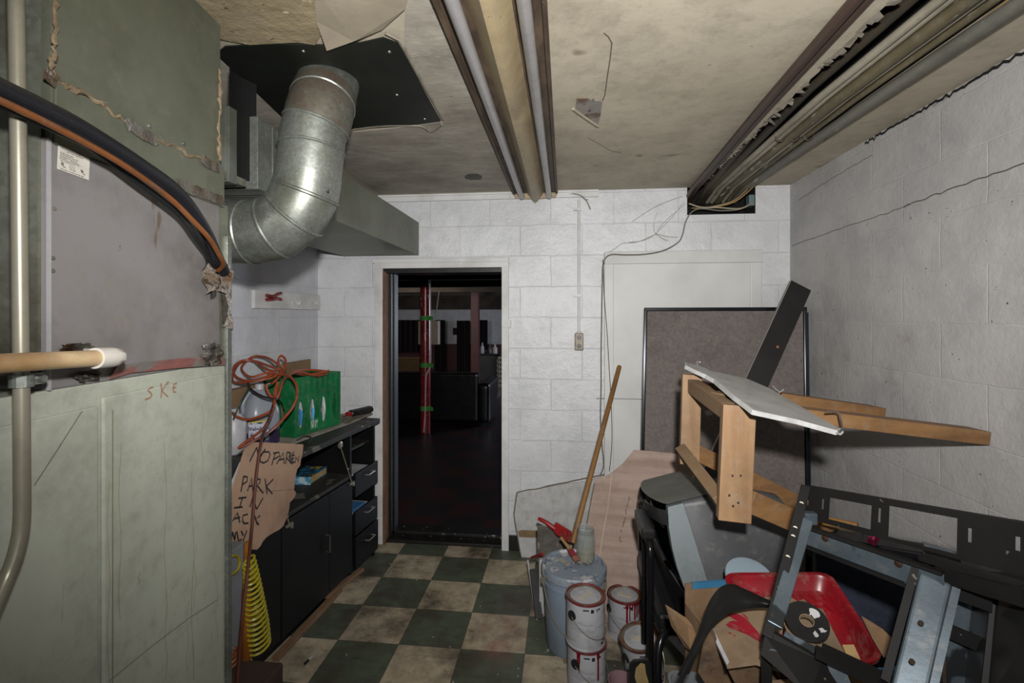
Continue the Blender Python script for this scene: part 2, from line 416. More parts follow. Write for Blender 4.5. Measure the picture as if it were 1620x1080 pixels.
# blocked-off door leaf painted into the wall on the right
p0, p1 = PY(956, 400, D - .02), PY(1205, 396, D - .02)
dz = p1.z
b = MB(); b.bx((p0.x + .05, D - .022, 0), (p1.x - .06, D, dz - .07)); 
door = struct('door_1', b, M_door, 'painted-over flat door behind the grey fabric panel', bevel=.002)
b = MB(); f = .06; Zt = dz
for (a, c) in (((p0.x, 0), (p0.x + f, Zt)), ((p1.x - f - .01, 0), (p1.x, Zt))):
    b.bx((a[0], D - .03, 0), (c[0], D, Zt - .001))
b.hexa([(p0.x, D, Zt - .075), (p1.x, D, Zt - .075), (p1.x, D - .045, Zt - .075), (p0.x, D - .045, Zt - .075)], [(p0.x, D, Zt + .005), (p1.x, D, Zt + .005), (p1.x, D - .03, Zt + .005), (p0.x, D - .03, Zt + .005)])
b.build('door_casing', M_door, door, bevel=.006)
b = MB(); b.box((p0.x + .4, D - .0235, PY(1000, 630, D).z), (.9, .003, .004)); b.build('panel_seam', mat('seam', '7c7a75', .8), door)

# far wall of the little stretch left of the furnace run is the same left wall; the rest of the big dark room beyond
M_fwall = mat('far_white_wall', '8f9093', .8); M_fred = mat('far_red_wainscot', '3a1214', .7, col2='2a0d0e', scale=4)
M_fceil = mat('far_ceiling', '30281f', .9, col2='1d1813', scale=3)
FY = 13.5
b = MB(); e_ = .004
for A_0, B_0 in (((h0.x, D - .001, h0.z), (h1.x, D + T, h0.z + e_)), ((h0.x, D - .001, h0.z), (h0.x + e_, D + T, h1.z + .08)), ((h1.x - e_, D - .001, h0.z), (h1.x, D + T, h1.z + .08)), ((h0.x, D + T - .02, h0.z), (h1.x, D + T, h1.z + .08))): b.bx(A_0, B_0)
struct('trim_13', b, M_dark, 'pipe hole in the back wall, lined black for the shade inside')  # thin liner carrying the shade of the hole in its colour
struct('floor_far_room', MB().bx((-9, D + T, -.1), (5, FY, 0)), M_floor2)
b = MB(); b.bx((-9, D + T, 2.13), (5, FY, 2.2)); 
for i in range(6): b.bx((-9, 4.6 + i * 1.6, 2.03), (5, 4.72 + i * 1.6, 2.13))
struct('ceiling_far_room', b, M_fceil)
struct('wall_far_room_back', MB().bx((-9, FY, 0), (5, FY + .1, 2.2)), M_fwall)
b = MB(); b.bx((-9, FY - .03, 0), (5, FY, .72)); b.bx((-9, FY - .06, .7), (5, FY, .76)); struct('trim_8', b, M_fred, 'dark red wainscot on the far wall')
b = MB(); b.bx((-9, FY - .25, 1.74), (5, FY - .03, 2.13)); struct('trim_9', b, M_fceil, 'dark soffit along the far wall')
struct('wall_far_room_left', MB().bx((-9.1, D + T, 0), (-9, FY, 2.2)), M_fwall)
struct('wall_far_room_right', MB().bx((5, D + T, 0), (5.1, FY, 2.2)), M_fwall)
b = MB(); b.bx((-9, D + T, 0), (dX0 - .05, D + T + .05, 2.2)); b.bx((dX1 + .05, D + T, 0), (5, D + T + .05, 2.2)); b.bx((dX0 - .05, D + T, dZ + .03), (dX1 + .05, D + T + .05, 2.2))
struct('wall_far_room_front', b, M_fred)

# ================================================================== FAR ROOM THINGS
M_redpole = mat('red_gloss_paint', '7d1a20', .25, col2='641318', scale=6, spots=[('cfc6c2', .655, 9, (3, 3, .6))], bump=.1)
M_reddark = mat('dark_red_paint', '3d1417', .6, col2='2f0f12', scale=5)
M_green_tape = mat('green_tape', '3f8f3a', .6)
c1 = P(673, 683, 6.45); c1.z = 0
t = thing('support_column', 'glossy red round support column with green tape bands beyond the doorway', 'column', c1, 'red columns of the far room')
MB().lathe([(.07, 0), (.068, .02), (.068, 1.98)], c1, 20).build('shaft', M_redpole, t)
MB().lathe([(.072, 1.98), (.072, 2.12)], c1, 20).build('black_collar', M_dark, t)
for z, k in ((P(673, 503, 6.45).z, 1), (P(673, 577, 6.45).z, 1.05), (P(673, 645, 6.45).z, 1)):
    b = MB(); b.lathe([(.0705, z - .03), (.0705, z + .03)], c1, 20, cap=False); b.prism([c1 + V((.06, -.04, z - .025)), c1 + V((.12, -.06, z - .03)), c1 + V((.12, -.06, z + .02)), c1 + V((.06, -.04, z + .03))], (0, .003, 0))
    b.build('tape_band', M_green_tape, t)
b = MB(); b.tube(catmull([c1 + V((.075, -.03, 1.97)), c1 + V((.078, -.03, 1.3)), c1 + V((.076, -.035, .9)), c1 + V((.03, -.075, .75)), c1 + V((.02, -.076, .3)), c1 + V((.0, -.078, .02))], 4), .008, 6); b.build('cable', mat('white_cable', 'b8b5b0', .5), t)
c2 = P(752, 500, 10.6); c2.z = 0
tag(MB().box((c2.x, c2.y, 1.06), (.17, .17, 2.12)).build('support_column', M_reddark, bevel=.01), 'plain dark red square column further back in the dim room', 'column', 'red columns of the far room')
# beige box behind the first column
c = P(679, 526, 6.75)
t = thing('wall_box', 'beige box hanging behind the red column', 'box', c - V((0, 0, .16)))
MB().box(c, (.285, .12, .33)).build('body', mat('beige_box', '8f8271', .6), t, bevel=.012); MB().box(c + V((.03, -.062, -.02)), (.004, .004, .3)).build('seam', M_dark, t)
MB().tube(catmull([c + V((.08, .0, .16)), c + V((.11, .02, .4)), P(695, 455, 6.7)], 5), .008, 6).build('cable', mat('white_cable2', '9a9894', .6), t)
# black sofa seen from behind
M_vinyl = mat('black_vinyl', '131314', .3, col2='0b0b0c', scale=5, bump=.3, bscale=10, spots=[('6a6a6c', .73, 12, (2, 2, 1))])
sy = 6.75; sx0, sx1 = PY(600, 640, sy).x, PY(757, 640, sy).x
t = thing('sofa', 'long black vinyl sofa back behind the red column', 'sofa', (sx0, sy, 0))
MB().bx((sx0 - .8, sy, .05), (sx1, sy + .2, .74)).build('backrest', M_vinyl, t, bevel=.04, seg=3)
MB().bx((sx0 - .8, sy + .15, .05), (sx1, sy + .8, .4)).build('seat', M_vinyl, t, bevel=.04, seg=3)
a0, a1 = PY(750, 640, sy + .1).x, PY(777, 640, sy + .1).x
MB().bx((sx1 - .01, sy - .02, .04), (a1, sy + .85, .60)).build('armrest', M_vinyl, t, bevel=.07, seg=4)
# wooden chair behind the sofa
M_oak = mat('far_oak', '6b4f2c', .5)
c = P(648, 585, 8.2); c.z = 0
t = thing('wooden_chair', 'yellowish wooden chair behind the sofa in the far room', 'chair', c)
for sx in (-.2, .2): MB().bx(c + V((sx - .02, -.02, 0)), c + V((sx + .02, .02, .85))).build('leg', M_oak, t, bevel=.004)
for sx in (-.2, .2): MB().bx(c + V((sx - .02, .36, 0)), c + V((sx + .02, .40, .45))).build('leg', M_oak, t, bevel=.004)
MB().bx(c + V((-.22, -.02, .43)), c + V((.22, .42, .47))).build('seat', M_oak, t, bevel=.005)
MB().bx(c + V((-.22, -.025, .62)), c + V((.22, .0, .85))).build('backrest', M_oak, t, bevel=.005)
# curtains, picture, bar shelf
M_curt = mat('dark_curtain', '1d0d10', .9, col2='12080a', scale=8, stretch=(5, 1, .3))
for x0, x1, y0, y1, lab in ((626, 666, 506, 556, 'dark curtain on the far wall left of the red column'), (688, 705, 506, 600, 'dark curtain on the far wall right of the red column'), (723, 744, 507, 604, 'dark curtain on the far wall beside the square column'), (757, 772, 506, 552, 'narrow dark curtain right of the square column on the far wall')):
    a, c = PY(x0, y0, FY - .3), PY(x1, y1, FY - .3)
    b = MB(); n = 16
    b.grid(lambda u, v: (a.x + (c.x - a.x) * u, FY - .34 + .03 * math.sin(u * 30), a.z + (c.z - a.z) * v), n, 1, .01)
    tag(b.build('curtain', M_curt), lab, 'curtain', 'curtains on the far wall')
a = PY(720.5, 524, FY - .05)
t = tag(MB().box((a.x, FY - .02, a.z), (.16, .03, .2)).build('picture_frame', M_dark, bevel=.01), 'small dark picture frame on the far white wall', 'picture')
yb = 11.5; a, c = PY(757, 562, yb), PY(789, 612, yb)
t = thing('bar_cabinet', 'black cabinet with bottles on top at the right of the far room', 'cabinet', ((a.x + c.x) / 2, yb, 0))
MB().bx((a.x, yb, 0), (c.x, yb + .5, a.z)).build('body', M_black, t, bevel=.01); MB().bx((a.x - .03, yb - .03, a.z), (c.x + .03, yb + .5, a.z + .04)).build('top', M_dark, t, bevel=.005)
zb = a.z + .04
for px, hh, r, cc, nm in ((763, .26, .05, '6c7077', 'grey bottle standing on the left of the black bar cabinet'), (775, .24, .06, '19191b', 'black bottle in the middle of the black bar cabinet'), (783, .22, .06, '98928e', 'white bottle on the right end of the black bar cabinet')):
    q = PY(px, 560, yb + .12); q.z = zb
    tag(MB().lathe([(r, 0), (r, hh * .6), (r * .4, hh * .8), (r * .4, hh)], q, 14).build('bottle', mat('bottle_' + cc, cc, .4)), nm, 'bottle', 'bottles on the bar cabinet')
b = MB(); yr = 9.0
for k in range(7):
    a = PY(786, 566 + k * 7.5, yr); c = PY(796, 568 + k * 7.5, yr); b.bx((a.x, yr, a.z), (c.x + .2, yr + .3, a.z - .02))
a = PY(786, 566, yr); c = PY(786, 615, yr); b.bx((a.x, yr, 0), (a.x + .02, yr + .02, a.z)); b.bx((a.x, yr + .28, 0), (a.x + .02, yr + .3, a.z))
tag(b.build('bottle_rack', mat('pale_rack', '8f8b85', .5)), 'pale slatted rack at the right edge of the doorway view', 'rack')

# painted hooks board on the left wall
a, c = PX(403, 460, XL + .02), PX(503, 465, XL + .02)
b0, b1 = PX(403, 486, XL + .02), PX(503, 491, XL + .02)
y0 = a.y; y1 = D - .01; zt = (a.z + c.z) / 2; zl = (b0.z + b1.z) / 2
t = thing('hook_board', 'white painted board with two hooks on the left wall', 'hook board', (XL, (y0 + y1) / 2, zl))
MB().bx((XL, y0, zl), (XL + .02, y1, zt)).build('board', M_white, t, bevel=.003)
for px in (466, 494):
    q = PX(px, 479, XL + .02)
    b = MB(); b.tube([q + V((0, -.03, 0)), q + V((.004, .03, 0))], .006, 8); b.tube(catmull([q, q + V((.02, 0, -.002)), q + V((.03, .0, -.012)), q + V((.034, 0, .01))], 4), .004, 8); b.box(q + V((0, .03, .0)), (.008, .012, .03))
    b.build('hook', M_white, t)
q = PX(434, 471, XL + .035)
t = thing('clamp', 'red spring clamp hanging on the white hook board', 'clamp', q)
M_redplastic = mat('red_plastic', '8a1c20', .35, col2='6d1216', scale=12)
for s, nm in ((1, 'handle'), (-1, 'handle')):
    b = MB(); b.tube(catmull([q + V((.0, -.075, .012 * s)), q + V((.006, -.02, .008 * s)), q + V((0, .03, .012 * s + .01)), q + V((0, .075, .02 * s + .012))], 4), [.009] * 12 + [.005], 8); b.build('handle', M_redplastic, t)

# conduit with outlet box on the back wall
a, c = PY(917, 316, D - .015), PY(916, 528, D - .015)
t = thing('electrical_conduit', 'white painted conduit dropping to an outlet box on the back wall', 'conduit', (c.x, D, c.z))
b = MB(); b.tube([(c.x, D - .012, a.z), (c.x, D - .012, c.z)], .0095, 10); b.build('pipe', M_white, t)
for z in (a.z - .06, c.z + .25): b = MB(); b.box((c.x - .012, D - .012, z), (.05, .024, .018)); b.build('strap', M_white, t)
b = MB(); b.lathe([(.012, -.015), (.016, -.015), (.016, .012), (.012, .015)], (c.x, D - .014, c.z), 12); b.build('connector', M_white, t)
zt, zl = PY(916, 527, D - .04).z, PY(916, 554, D - .04).z
bo = MB().bx((c.x - .028, D - .04, zl), (c.x + .028, D, zt)).build('outlet_box', mat('old_plate', '8b7d68', .4, col2='6d614f', scale=30), t, bevel=.006)
M_slot = mat('socket_brown', '3b2d20', .4)
for dzz in (.028, -.028):
    z = (zl + zt) / 2 + dzz
    b = MB(); b.lathe([(.016, 0), (.016, .004)], (c.x, D - .04, z), 16, R=Matrix.Rotation(math.radians(90), 3, 'X')); b.build('socket', M_slot, bo)
# thin grey phone cable on the wall
pts = [PY(x, y, D - .012) for x, y in ((1186, 322), (1170, 331), (1140, 333), (1110, 330), (1095, 335), (1085, 350), (1080, 370), (1073, 383))]
pts += [PY(x, y, D - .055) for x, y in ((1050, 396), (1020, 402), (990, 403), (965, 403))]
pts += [PY(x, y, D - .035) for x, y in ((955, 415), (953, 440), (952, 500), (951, 560), (951, 610), (950, 660), (952, 700), (955, 735), (949, 752))]
b = MB(); b.tube(catmull(pts, 5), .0042, 6); tag(b.build('cable', mat('grey_cable', '6e6a62', .6)), 'thin grey cable drooping from the pipe hole and down beside the painted door', 'cable')
pts = [PY(x, y, D - .04) for x, y in ((954, 410), (956, 470), (960, 520), (963, 570), (967, 640), (968, 700), (964, 745))]
b = MB(); b.tube(catmull(pts, 5), .0022, 5); tag(b.build('wire', mat('dark_wire', '2f2c2a', .6)), 'hair-thin dark wire hanging in front of the left door casing', 'wire')
# cobweb
b = MB(); w = lambda *pp: b.tube(catmull([PY(x, y, D - .03) for x, y in pp], 5), .0012, 4)
w((1082, 318), (1062, 345), (1037, 369)); w((1084, 322), (1050, 352), (1037, 371)); w((1037, 370), (1020, 378), (1005, 383), (985, 384)); w((1036, 371), (1018, 380), (995, 383)); w((1038, 370), (1050, 378), (1058, 380)); w((1037, 369), (1056, 374), (1072, 375)); w((1037, 371), (1034, 355), (1040, 335)); w((1080, 310), (1040, 325), (1000, 350))
w((985, 384), (968, 396), (957, 400))
tag(b.build('cobweb', mat('dusty_web', 'aaa7a0', .9, grime=0)), 'dusty grey cobweb strands left of the pipe hole', 'cobweb')
b = MB(); b.tube(catmull([PY(x, y, D - .02) for x, y in ((905, 306), (918, 309), (928, 318), (934, 331))], 5), .0035, 5); b.tube(catmull([PY(x, y, D - .02) for x, y in ((915, 307), (924, 314), (931, 316))], 5), .002, 5)
tag(b.build('cobweb', mat('dusty_web2', '77736c', .9)), 'short curl of cobweb beside the top of the conduit', 'cobweb')
# ================================================================== CEILING THINGS
# access plate over the flue hole
M_plate = mat('dark_green_sheet', '20231e', .45, col2='191b17', scale=5, bump=.06, bscale=10, spots=[('5d5a50', .72, 14, (1, 1, 1))], metal=.2)
zc = H - .004
pl = [PZ(x, y, zc) for x, y in ((342, 84), (356, 72), (430, 68), (520, 70), (572, 66), (606, 58), (628, 66), (640, 84), (664, 130), (697, 190), (640, 198), (560, 202), (455, 192))]
t = thing('ceiling_plate', 'dark sheet metal plate on the ceiling around the flue pipe', 'plate', sum(pl, V()) / len(pl) - V((0, 0, .004)))
b = MB(); b.prism(pl, (0, 0, -.004)); b.build('sheet', M_plate, t)
for x, y in ((616, 82), (480, 81), (500, 170), (628, 150), (672, 188)):
    q = PZ(x, y, H - .009); MB().lathe([(.006, 0), (.005, -.003)], q, 10).build('screw', mat('screw', '7d7a70', .4, metal=.7), t)
# torn skim coat: old lumpy plaster zone, a hanging flap, hole and patches
M_flap = mat('plaster_flap', '988e7b', .85, col2='877d6b', scale=3, bump=.15, bscale=8)
poly = [PZ(x, y, H - .002) for x, y in ((215, -40), (285, 30), (330, 56), (395, 68), (470, 64), (498, 68), (515, 40), (498, 0), (490, -40))]
b = MB(); b.prism(poly, (0, 0, -.006)); struct('trim_10', b, M_ceil_old, 'rough old yellowish plaster by the furnace plenum')
fl = [(498, 0), (500, 30), (517, 69), (560, 58), (604, 44), (640, 12), (650, -20), (500, -20)]
b = MB(); top = [PZ(x, y, H - .004) for x, y in fl]
top[2] = top[2] + V((0, 0, -.016)); top[3] = top[3] + V((0, 0, -.008))
b.prism(top, (0, 0, -.006)); struct('trim_16', b, M_flap, 'loose flap of plaster curling down beside the dark ceiling plate')
M_greyp = mat('grey_old_plaster', 'a09a8e', .85, col2='857e71', scale=4, lo=.35, hi=.7, stretch=(1, 1.4, 1), bump=.45, bscale=7, bstretch=(.8, 1.6, 1), spots=[('a09b8f', .66, 12, (1, 3, 1)), ('544e43', .70, 16, (1, 2, 1))])
b = MB(); b.prism([PZ(x, y, H - .001) for x, y in ((640, 70), (642, -30), (700, -30), (760, 110), (815, 300), (720, 303), (600, 306), (520, 250), (560, 208), (640, 200), (700, 192), (666, 130))], (0, 0, -.002)); struct('trim_17', b, M_greyp, 'greyer streaky plaster left of the light fixture')
b = MB(); b.prism([PZ(x, y, H - .001) for x, y in ((345, 92), (470, 195), (520, 250), (470, 262), (400, 215), (352, 175))], (0, 0, -.002)); struct('trim_18', b, M_greyp, 'streaky torn plaster behind the flue pipe')
hole = [(912, 155), (930, 155), (953, 160), (950, 182), (945, 198), (930, 188), (910, 174)]
b = MB(); b.prism([PZ(x, y, H - .001) for x, y in hole], (0, 0, -.003)); t = tag(b.build('ceiling_hole', mat('bare_lath', '5d4c3c', .9, col2='85807a', scale=9, lo=.42, hi=.5, spots=[('33271c', .6, 16, (1, 1, 1))])), 'torn patch of bare brown lath in the middle of the ceiling', 'ceiling hole')
b = MB(); e = [PZ(x, y, H - .003) for x, y in ((907, 172), (928, 187), (946, 199))]
b.tube(catmull(e, 4), .007, 6); b.build('curled_edge', M_flap, t)
b = MB(); b.prism([PZ(x, y, H - .001) for x, y in ((735, 278), (741, 274), (755, 274), (763, 278), (761, 283), (745, 284), (736, 282))], (0, 0, -.003)); tag(b.build('ceiling_patch', mat('grey_patch', '5c5a52', .9, col2='4a483f', scale=20)), 'small grey bare patch in the ceiling left of the light fixture', 'ceiling patch')
M_crack = mat('crack', '55503f', .9)
b = MB(); b.ribbon([PZ(x, y, H - .001) for x, y in ((955, 52), (962, 58), (968, 68), (965, 95), (961, 120), (957, 150), (953, 160))], .004, (0, 0, -1)); b.ribbon([PZ(x, y, H - .001) for x, y in ((930, 218), (945, 226), (965, 238), (985, 243))], .003, (0, 0, -1))
struct('trim_11', b, M_crack, 'cracks in the ceiling plaster')
# paper edge right of the plate
b = MB(); e0 = [PZ(x, y, H - .003) for x, y in ((610, 52), (630, 62), (642, 82), (655, 106), (668, 130), (684, 158), (700, 188))]
b.tube(e0, .006, 5); b.tube(catmull([PZ(x, y, H - .006) for x, y in ((560, 204), (600, 199), (645, 198), (668, 200), (682, 208), (699, 196))], 3), .005, 5); struct('trim_12', b, M_peel, 'torn plaster rim beside the dark ceiling plate')

# fluorescent strip fixture running to the back wall
xa, xb = PY(812, 308, D - .06).x, PY(882, 308, D - .06).x
Yn, Yf = .55, D - .05
M_rust = mat('rusty_brown_metal', '3a2f25', .6, col2='574838', scale=14, stretch=(2, .4, 2), spots=[('8f7a63', .68, 30, (1, 1, 1))], bump=.1)
M_cream = mat('cream_enamel', '9f8f70', .45, col2='8f7f61', scale=6, spots=[('4f3d28', .68, 30, (1, 1, 1))])
M_tube = mat('dead_tube', '8c8a8a', .2, col2='7f7c7b', scale=4, stretch=(1, .2, 1))
xm = (xa + xb) / 2; hw = (xb - xa) / 2
t = thing('fluorescent_fixture', 'rusty two-tube fluorescent strip light running along the ceiling, unlit', 'light fixture', (xm, (Yn + Yf) / 2, H - .09))
H0 = H; H = H - .0004
b = MB()
def sect(y):
    return [(xm + x, y, H + z) for x, z in ((-hw, 0), (-hw, -.028), (-hw + .012, -.028), (-hw + .016, -.02), (hw - .016, -.02), (hw - .012, -.028), (hw, -.028), (hw, 0))]
b.hexa(sect(Yn), sect(Yf)); b.build('housing', M_rust, t)
b = MB(); cs = lambda y: [(xm + x, y, H + z) for x, z in ((-.055, -.02), (-.012, -.075), (.012, -.075), (.055, -.02))]
b.hexa(cs(Yn), cs(Yf)); b.build('center_cover', M_cream, t)
for sx in (-1, 1):
    x = xm + sx * .088
    b = MB(); b.tube([(x, Yn + .02, H - .042), (x, Yf - .01, H - .042)], .019, 16); tb = b.build('tube', M_tube, t)
    for y in (Yf - .012, Yn + .02): MB().tube([(x, y - .02, H - .042), (x, y + .012, H - .042)], .0195, 16).build('end_cap', mat('tube_cap', '8a8378', .35, metal=.5), tb)
b = MB(); pe = [(xm + x, Yf, H + z) for x, z in ((-hw - .006, -.012), (-hw + .012, -.05), (-.02, -.056), (0, -.085), (.02, -.056), (hw - .012, -.05), (hw + .006, -.012), (hw, 0), (-hw, 0))]
b.prism(pe, (0, .012, 0)); b.build('end_plate', M_cream, t)

H = H0
# pipe run in and beside the ceiling slot
M_bpipe = mat('brown_painted_pipe', '40312a', .45, col2='30241d', scale=8, stretch=(1, .3, 1), spots=[('8d7a6a', .7, 12, (2, .5, 2))])
M_olive = mat('olive_pipe', '5d553f', .5, col2='45402f', scale=7, stretch=(2, .3, 2), spots=[('a59f8d', .62, 12, (3, .4, 3))])
M_cpipe = mat('chalky_pipe', '908a7a', .6, col2='6d6656', scale=7, stretch=(2, .25, 2), spots=[('4a4436', .64, 12, (3, .4, 3))])
M_gpipe = mat('grey_painted_pipe', '66645c', .5, col2='57554c', scale=5, stretch=(1, .3, 1), spots=[('9d9a8f', .68, 14, (2, .6, 2))])
M_dpipe = mat('dark_pipe', '2f2a22', .6, col2='423a2d', scale=7, stretch=(2, .25, 2))
PE = D + .10
def pipe(name, x, dz_, r, m, lab, x1=None, y0=.62, grp='pipes along the ceiling slot'):
    b = MB(); x1 = x if x1 is None else x1
    pts = [(x, y0, H + dz_), (x + (x1 - x) * .5, (y0 + PE) / 2, H + dz_), (x1, D - .12, H + min(dz_, -.03) ), (x1, PE, H + min(dz_, -.05) - .02)]
    b.tube(pts, r, 12); o = b.build(name, m); tag(o, lab, 'pipe', grp); return o
pipe('ceiling_pipe', .712, -.020, .017, M_bpipe, 'dark brown pipe left of the torn slot, outer one of the brown pair', .79)
pipe('ceiling_pipe', .752, -.014, .011, M_bpipe, 'thin dark brown pipe between its brown neighbour and the torn slot', .815)
pipe('ceiling_pipe', .965, .05, .018, M_dpipe, 'dark pipe deep in the slot at the right of the black gap', .90)
pipe('ceiling_pipe', 1.005, .014, .014, M_cpipe, 'chalky white thin pipe, first of the pale pipes in the slot', .93)
pipe('ceiling_pipe', 1.036, .022, .015, M_cpipe, 'chalky pipe next to the thick olive pipe in the slot', .96)
pipe('ceiling_pipe', 1.068, .004, .021, M_olive, 'thick olive pipe in the middle of the slot', .995)
pipe('ceiling_pipe', 1.106, .012, .013, M_cpipe, 'narrow flaking pale pipe right of the thick olive pipe', 1.03)
pipe('ceiling_pipe', 1.130, .000, .011, M_olive, 'narrow olive pipe beside the tan wires', 1.06)
pipe('ceiling_pipe', 1.172, -.022, .022, M_gpipe, 'grey painted pipe along the right edge of the slot', 1.10)
pipe('ceiling_pipe', .90, .085, .018, M_dpipe, 'nearly black pipe hidden in the gap of the slot', .875)
M_tan = mat('tan_wire', '8d7348', .6)
for k, (x, z) in enumerate(((1.148, -.008), (1.14, -.018))):
    r2 = random.Random(k + 3); b = MB()
    pts = [(x + r2.uniform(-.012, .01), .62 + i * .25, H + z + r2.uniform(-.012, .004)) for i in range(10)] + [(1.14 - .02 * k, D - .16, H - .03), (1.05, D - .05, H - .11 + .01 * k), (.9, D + .0, H - .13), (.82, D + .05, H - .12)]
    b.tube(catmull(pts, 4), .004, 6); tag(b.build('wire', M_tan), ('tan wire strung along the grey pipe and bending into the wall hole', 'second tan wire twisted around its twin beside the grey pipe')[k], 'wire', 'tan wires along the pipes')
# pipe hanger
q = V((1.05, 2.3, H))
b = MB()
for i in range(4):
    x = .97 + i * .06; b.tube(catmull([(x - .025, 2.3, H + .01), (x - .015, 2.3, H - .025), (x + .012, 2.3, H - .027), (x + .025, 2.3, H + .01)], 4), .004, 6)
tag(b.build('pipe_hanger', M_dpipe), 'dark wire hanger looped under the pale pipes', 'hanger')
# small grey junction fitting in the wall hole
q = PY(1187, 318, D + .03); b = MB(); b.box(q, (.035, .06, .07)); t = tag(b.build('cable_fitting', mat('teal_grey', '5b6f70', .5), bevel=.006), 'small grey green cable fitting at the right of the pipe hole', 'fitting')
q2 = PY(1140, 330, D - .03)
b = MB(); b.tube(catmull([q + V((0, -.03, -.02)), PY(1170, 330, D - .02), PY(1135, 328, D - .02), PY(1110, 328, D - .01), PY(1090, 322, D + .02)], 5), .005, 6)
tag(b.build('wire', mat('cream_wire', '9a927c', .6)), 'cream wire looping across the pipe hole', 'wire')

# ================================================================== FURNACE
M_green = mat('green_enamel', '9c9f92', .38, col2='8d9083', scale=3, stretch=(1, 1, .35), lo=.4, hi=.7, bump=.04, bscale=6, bstretch=(1, 1, .2), spots=[('7a7150', .70, 9, (1, 6, .25)), ('4c3a28', .735, 40, (1, 1, 1))])
M_purple = mat('grey_coil_case', '757271', .45, col2='605b57', scale=2.6, lo=.4, hi=.72, metal=.15, bump=.05, bscale=8, spots=[('5f5346', .68, 6, (1, 2, .6)), ('4d3b2c', .725, 30, (1, 1, 1))])
M_plen = mat('olive_galvanised', '66695b', .42, col2='595c4e', scale=3, metal=.35, bump=.04, bscale=7, spots=[('41423a', .71, 12, (1, 1, 1))])
M_galv = mat('galvanised_steel', '767a73', .42, metal=.7, voronoi=(150, '8b8f88'), col2='5c5e52', scale=5, lo=.48, hi=.72, bump=.05, bscale=9, spots=[('b4b6af', .70, 45, (1, 1, 1)), ('66503c', .74, 9, (1, 1, 1))])
M_galvd = mat('dull_galvanised', '5d5f54', .5, metal=.35, voronoi=(90, '6b6d63'), col2='3f3b30', scale=4)
M_foil = mat('foil_tape', '8d8a84', .3, metal=.7, col2='6a5a4c', scale=14, bump=.9, bscale=40, spots=[('5b4636', .6, 9, (1, 1, 1))])
M_mastic = mat('tan_mastic', '75664f', .85, col2='544634', scale=14, bump=.9, bscale=30)
# the furnace stands slightly turned: built square on its own frame, then its root is turned
PX_w = PX; AF = YAW; EXF, EYF = V((math.cos(AF), math.sin(AF), 0)), V((-math.sin(AF), math.cos(AF), 0)); PVF = V((XF, PX(364, 560, XF).y, 0))
def PXF(px, py, X):
    r = ray(px, py); p = O + r * ((PVF + EXF * (X - XF) - O).dot(EXF) / r.dot(EXF)); d = p - PVF
    return V((XF + d.dot(EXF), PVF.y + d.dot(EYF), p.z))
def finish(o):
    l = V(o.location); o.location = PVF + EXF * (l.x - XF) + EYF * (l.y - PVF.y) + V((0, 0, l.z)); o.rotation_euler = (0, 0, AF)
PX = PXF
Yfar = PX(364, 560, XF).y; Ycn = PX(76, 400, XF).y; Yn = .42
zg = PX(355, 573, XF).z                                    # top of the green cabinet
zc1 = PX(350, 322, XF).z; 
t = thing('furnace', 'tall old furnace in green enamel with grey coil case and sheet metal plenum', 'furnace', (XF - .32, (Yn + Yfar) / 2, 0))
Xb = XF - .62
ys = PX(158, 800, XF).y
b = MB(); b.bx((Xb, Yn, 0), (XF - .004, Yfar - .004, zg)); cab = b.build('cabinet', M_green, t, bevel=.004)
MB().bx((XF - .004, ys + .004, .03), (XF + .004, PX(352, 800, XF).y, zg - .03)).build('front_panel', M_green, cab, bevel=.004)
MB().bx((XF - .004, Yn, .03), (XF + .003, ys - .006, zg - .045)).build('side_panel', M_green, cab, bevel=.004)
y2 = PX(174, 800, XF).y; MB().bx((XF + .003, y2, .06), (XF + .0055, y2 + .0015, zg - .06)).build('seam', mat('seam_olive', '6b6a54', .6), cab)  # thin olive line along the panel seam
MB().bx((Xb, PX(357, 800, XF).y, 0), (XF + .006, Yfar, zg + .36)).build('corner_post', M_galv, t, bevel=.003)
# SKE written on the panel
b = MB(); sk = lambda *pp: b.ribbon([PX(x / 3, 360 + y / 3, XF + .0048) for x, y in pp], .004, (1, 0, 0))
sk((728, 756), (712, 760), (702, 772), (715, 784), (722, 794), (712, 808), (688, 816)); sk((764, 738), (768, 772), (764, 808)); sk((800, 728), (768, 775), (798, 802)); sk((826, 742), (821, 762), (825, 780), (836, 780)); sk((826, 742), (840, 738)); sk((823, 760), (836, 758))
b.build('marker_writing', mat('brown_marker', '86694e', .7), cab)
# scratch lines + rust drips as real marks on the panel
for pp_ in (((172, 1078), (240, 1022), (300, 977), (345, 948)), ((54, 768), (84, 722), (130, 650))):
    b = MB(); b.ribbon([PX(x, y, XF + .0047) for x, y in pp_], .0018, (1, 0, 0)); b.build('scratch', bpy.data.materials.get('scratch_dark') or mat('scratch_dark', '5b594a', .7), cab)
r2 = random.Random(11); b = MB()
for px, ya, yb_ in ((172, 760, 1080), (263, 930, 1075), (305, 735, 1075), (309, 860, 960), (220, 905, 925), (262, 700, 980), (297, 950, 1060), (320, 640, 760), (343, 900, 1010), (190, 700, 980)):
    n = 14; b.ribbon([PX(px + 2 * math.sin(i * .8 + px), ya + (yb_ - ya) * i / n, XF + .0047) for i in range(n + 1)], r2.uniform(.001, .0022), (1, 0, 0))
b.build('rust_drip', mat('rust_drip', '877f62', .8, col2='8f8d75', scale=6, lo=.4, hi=.6), cab)
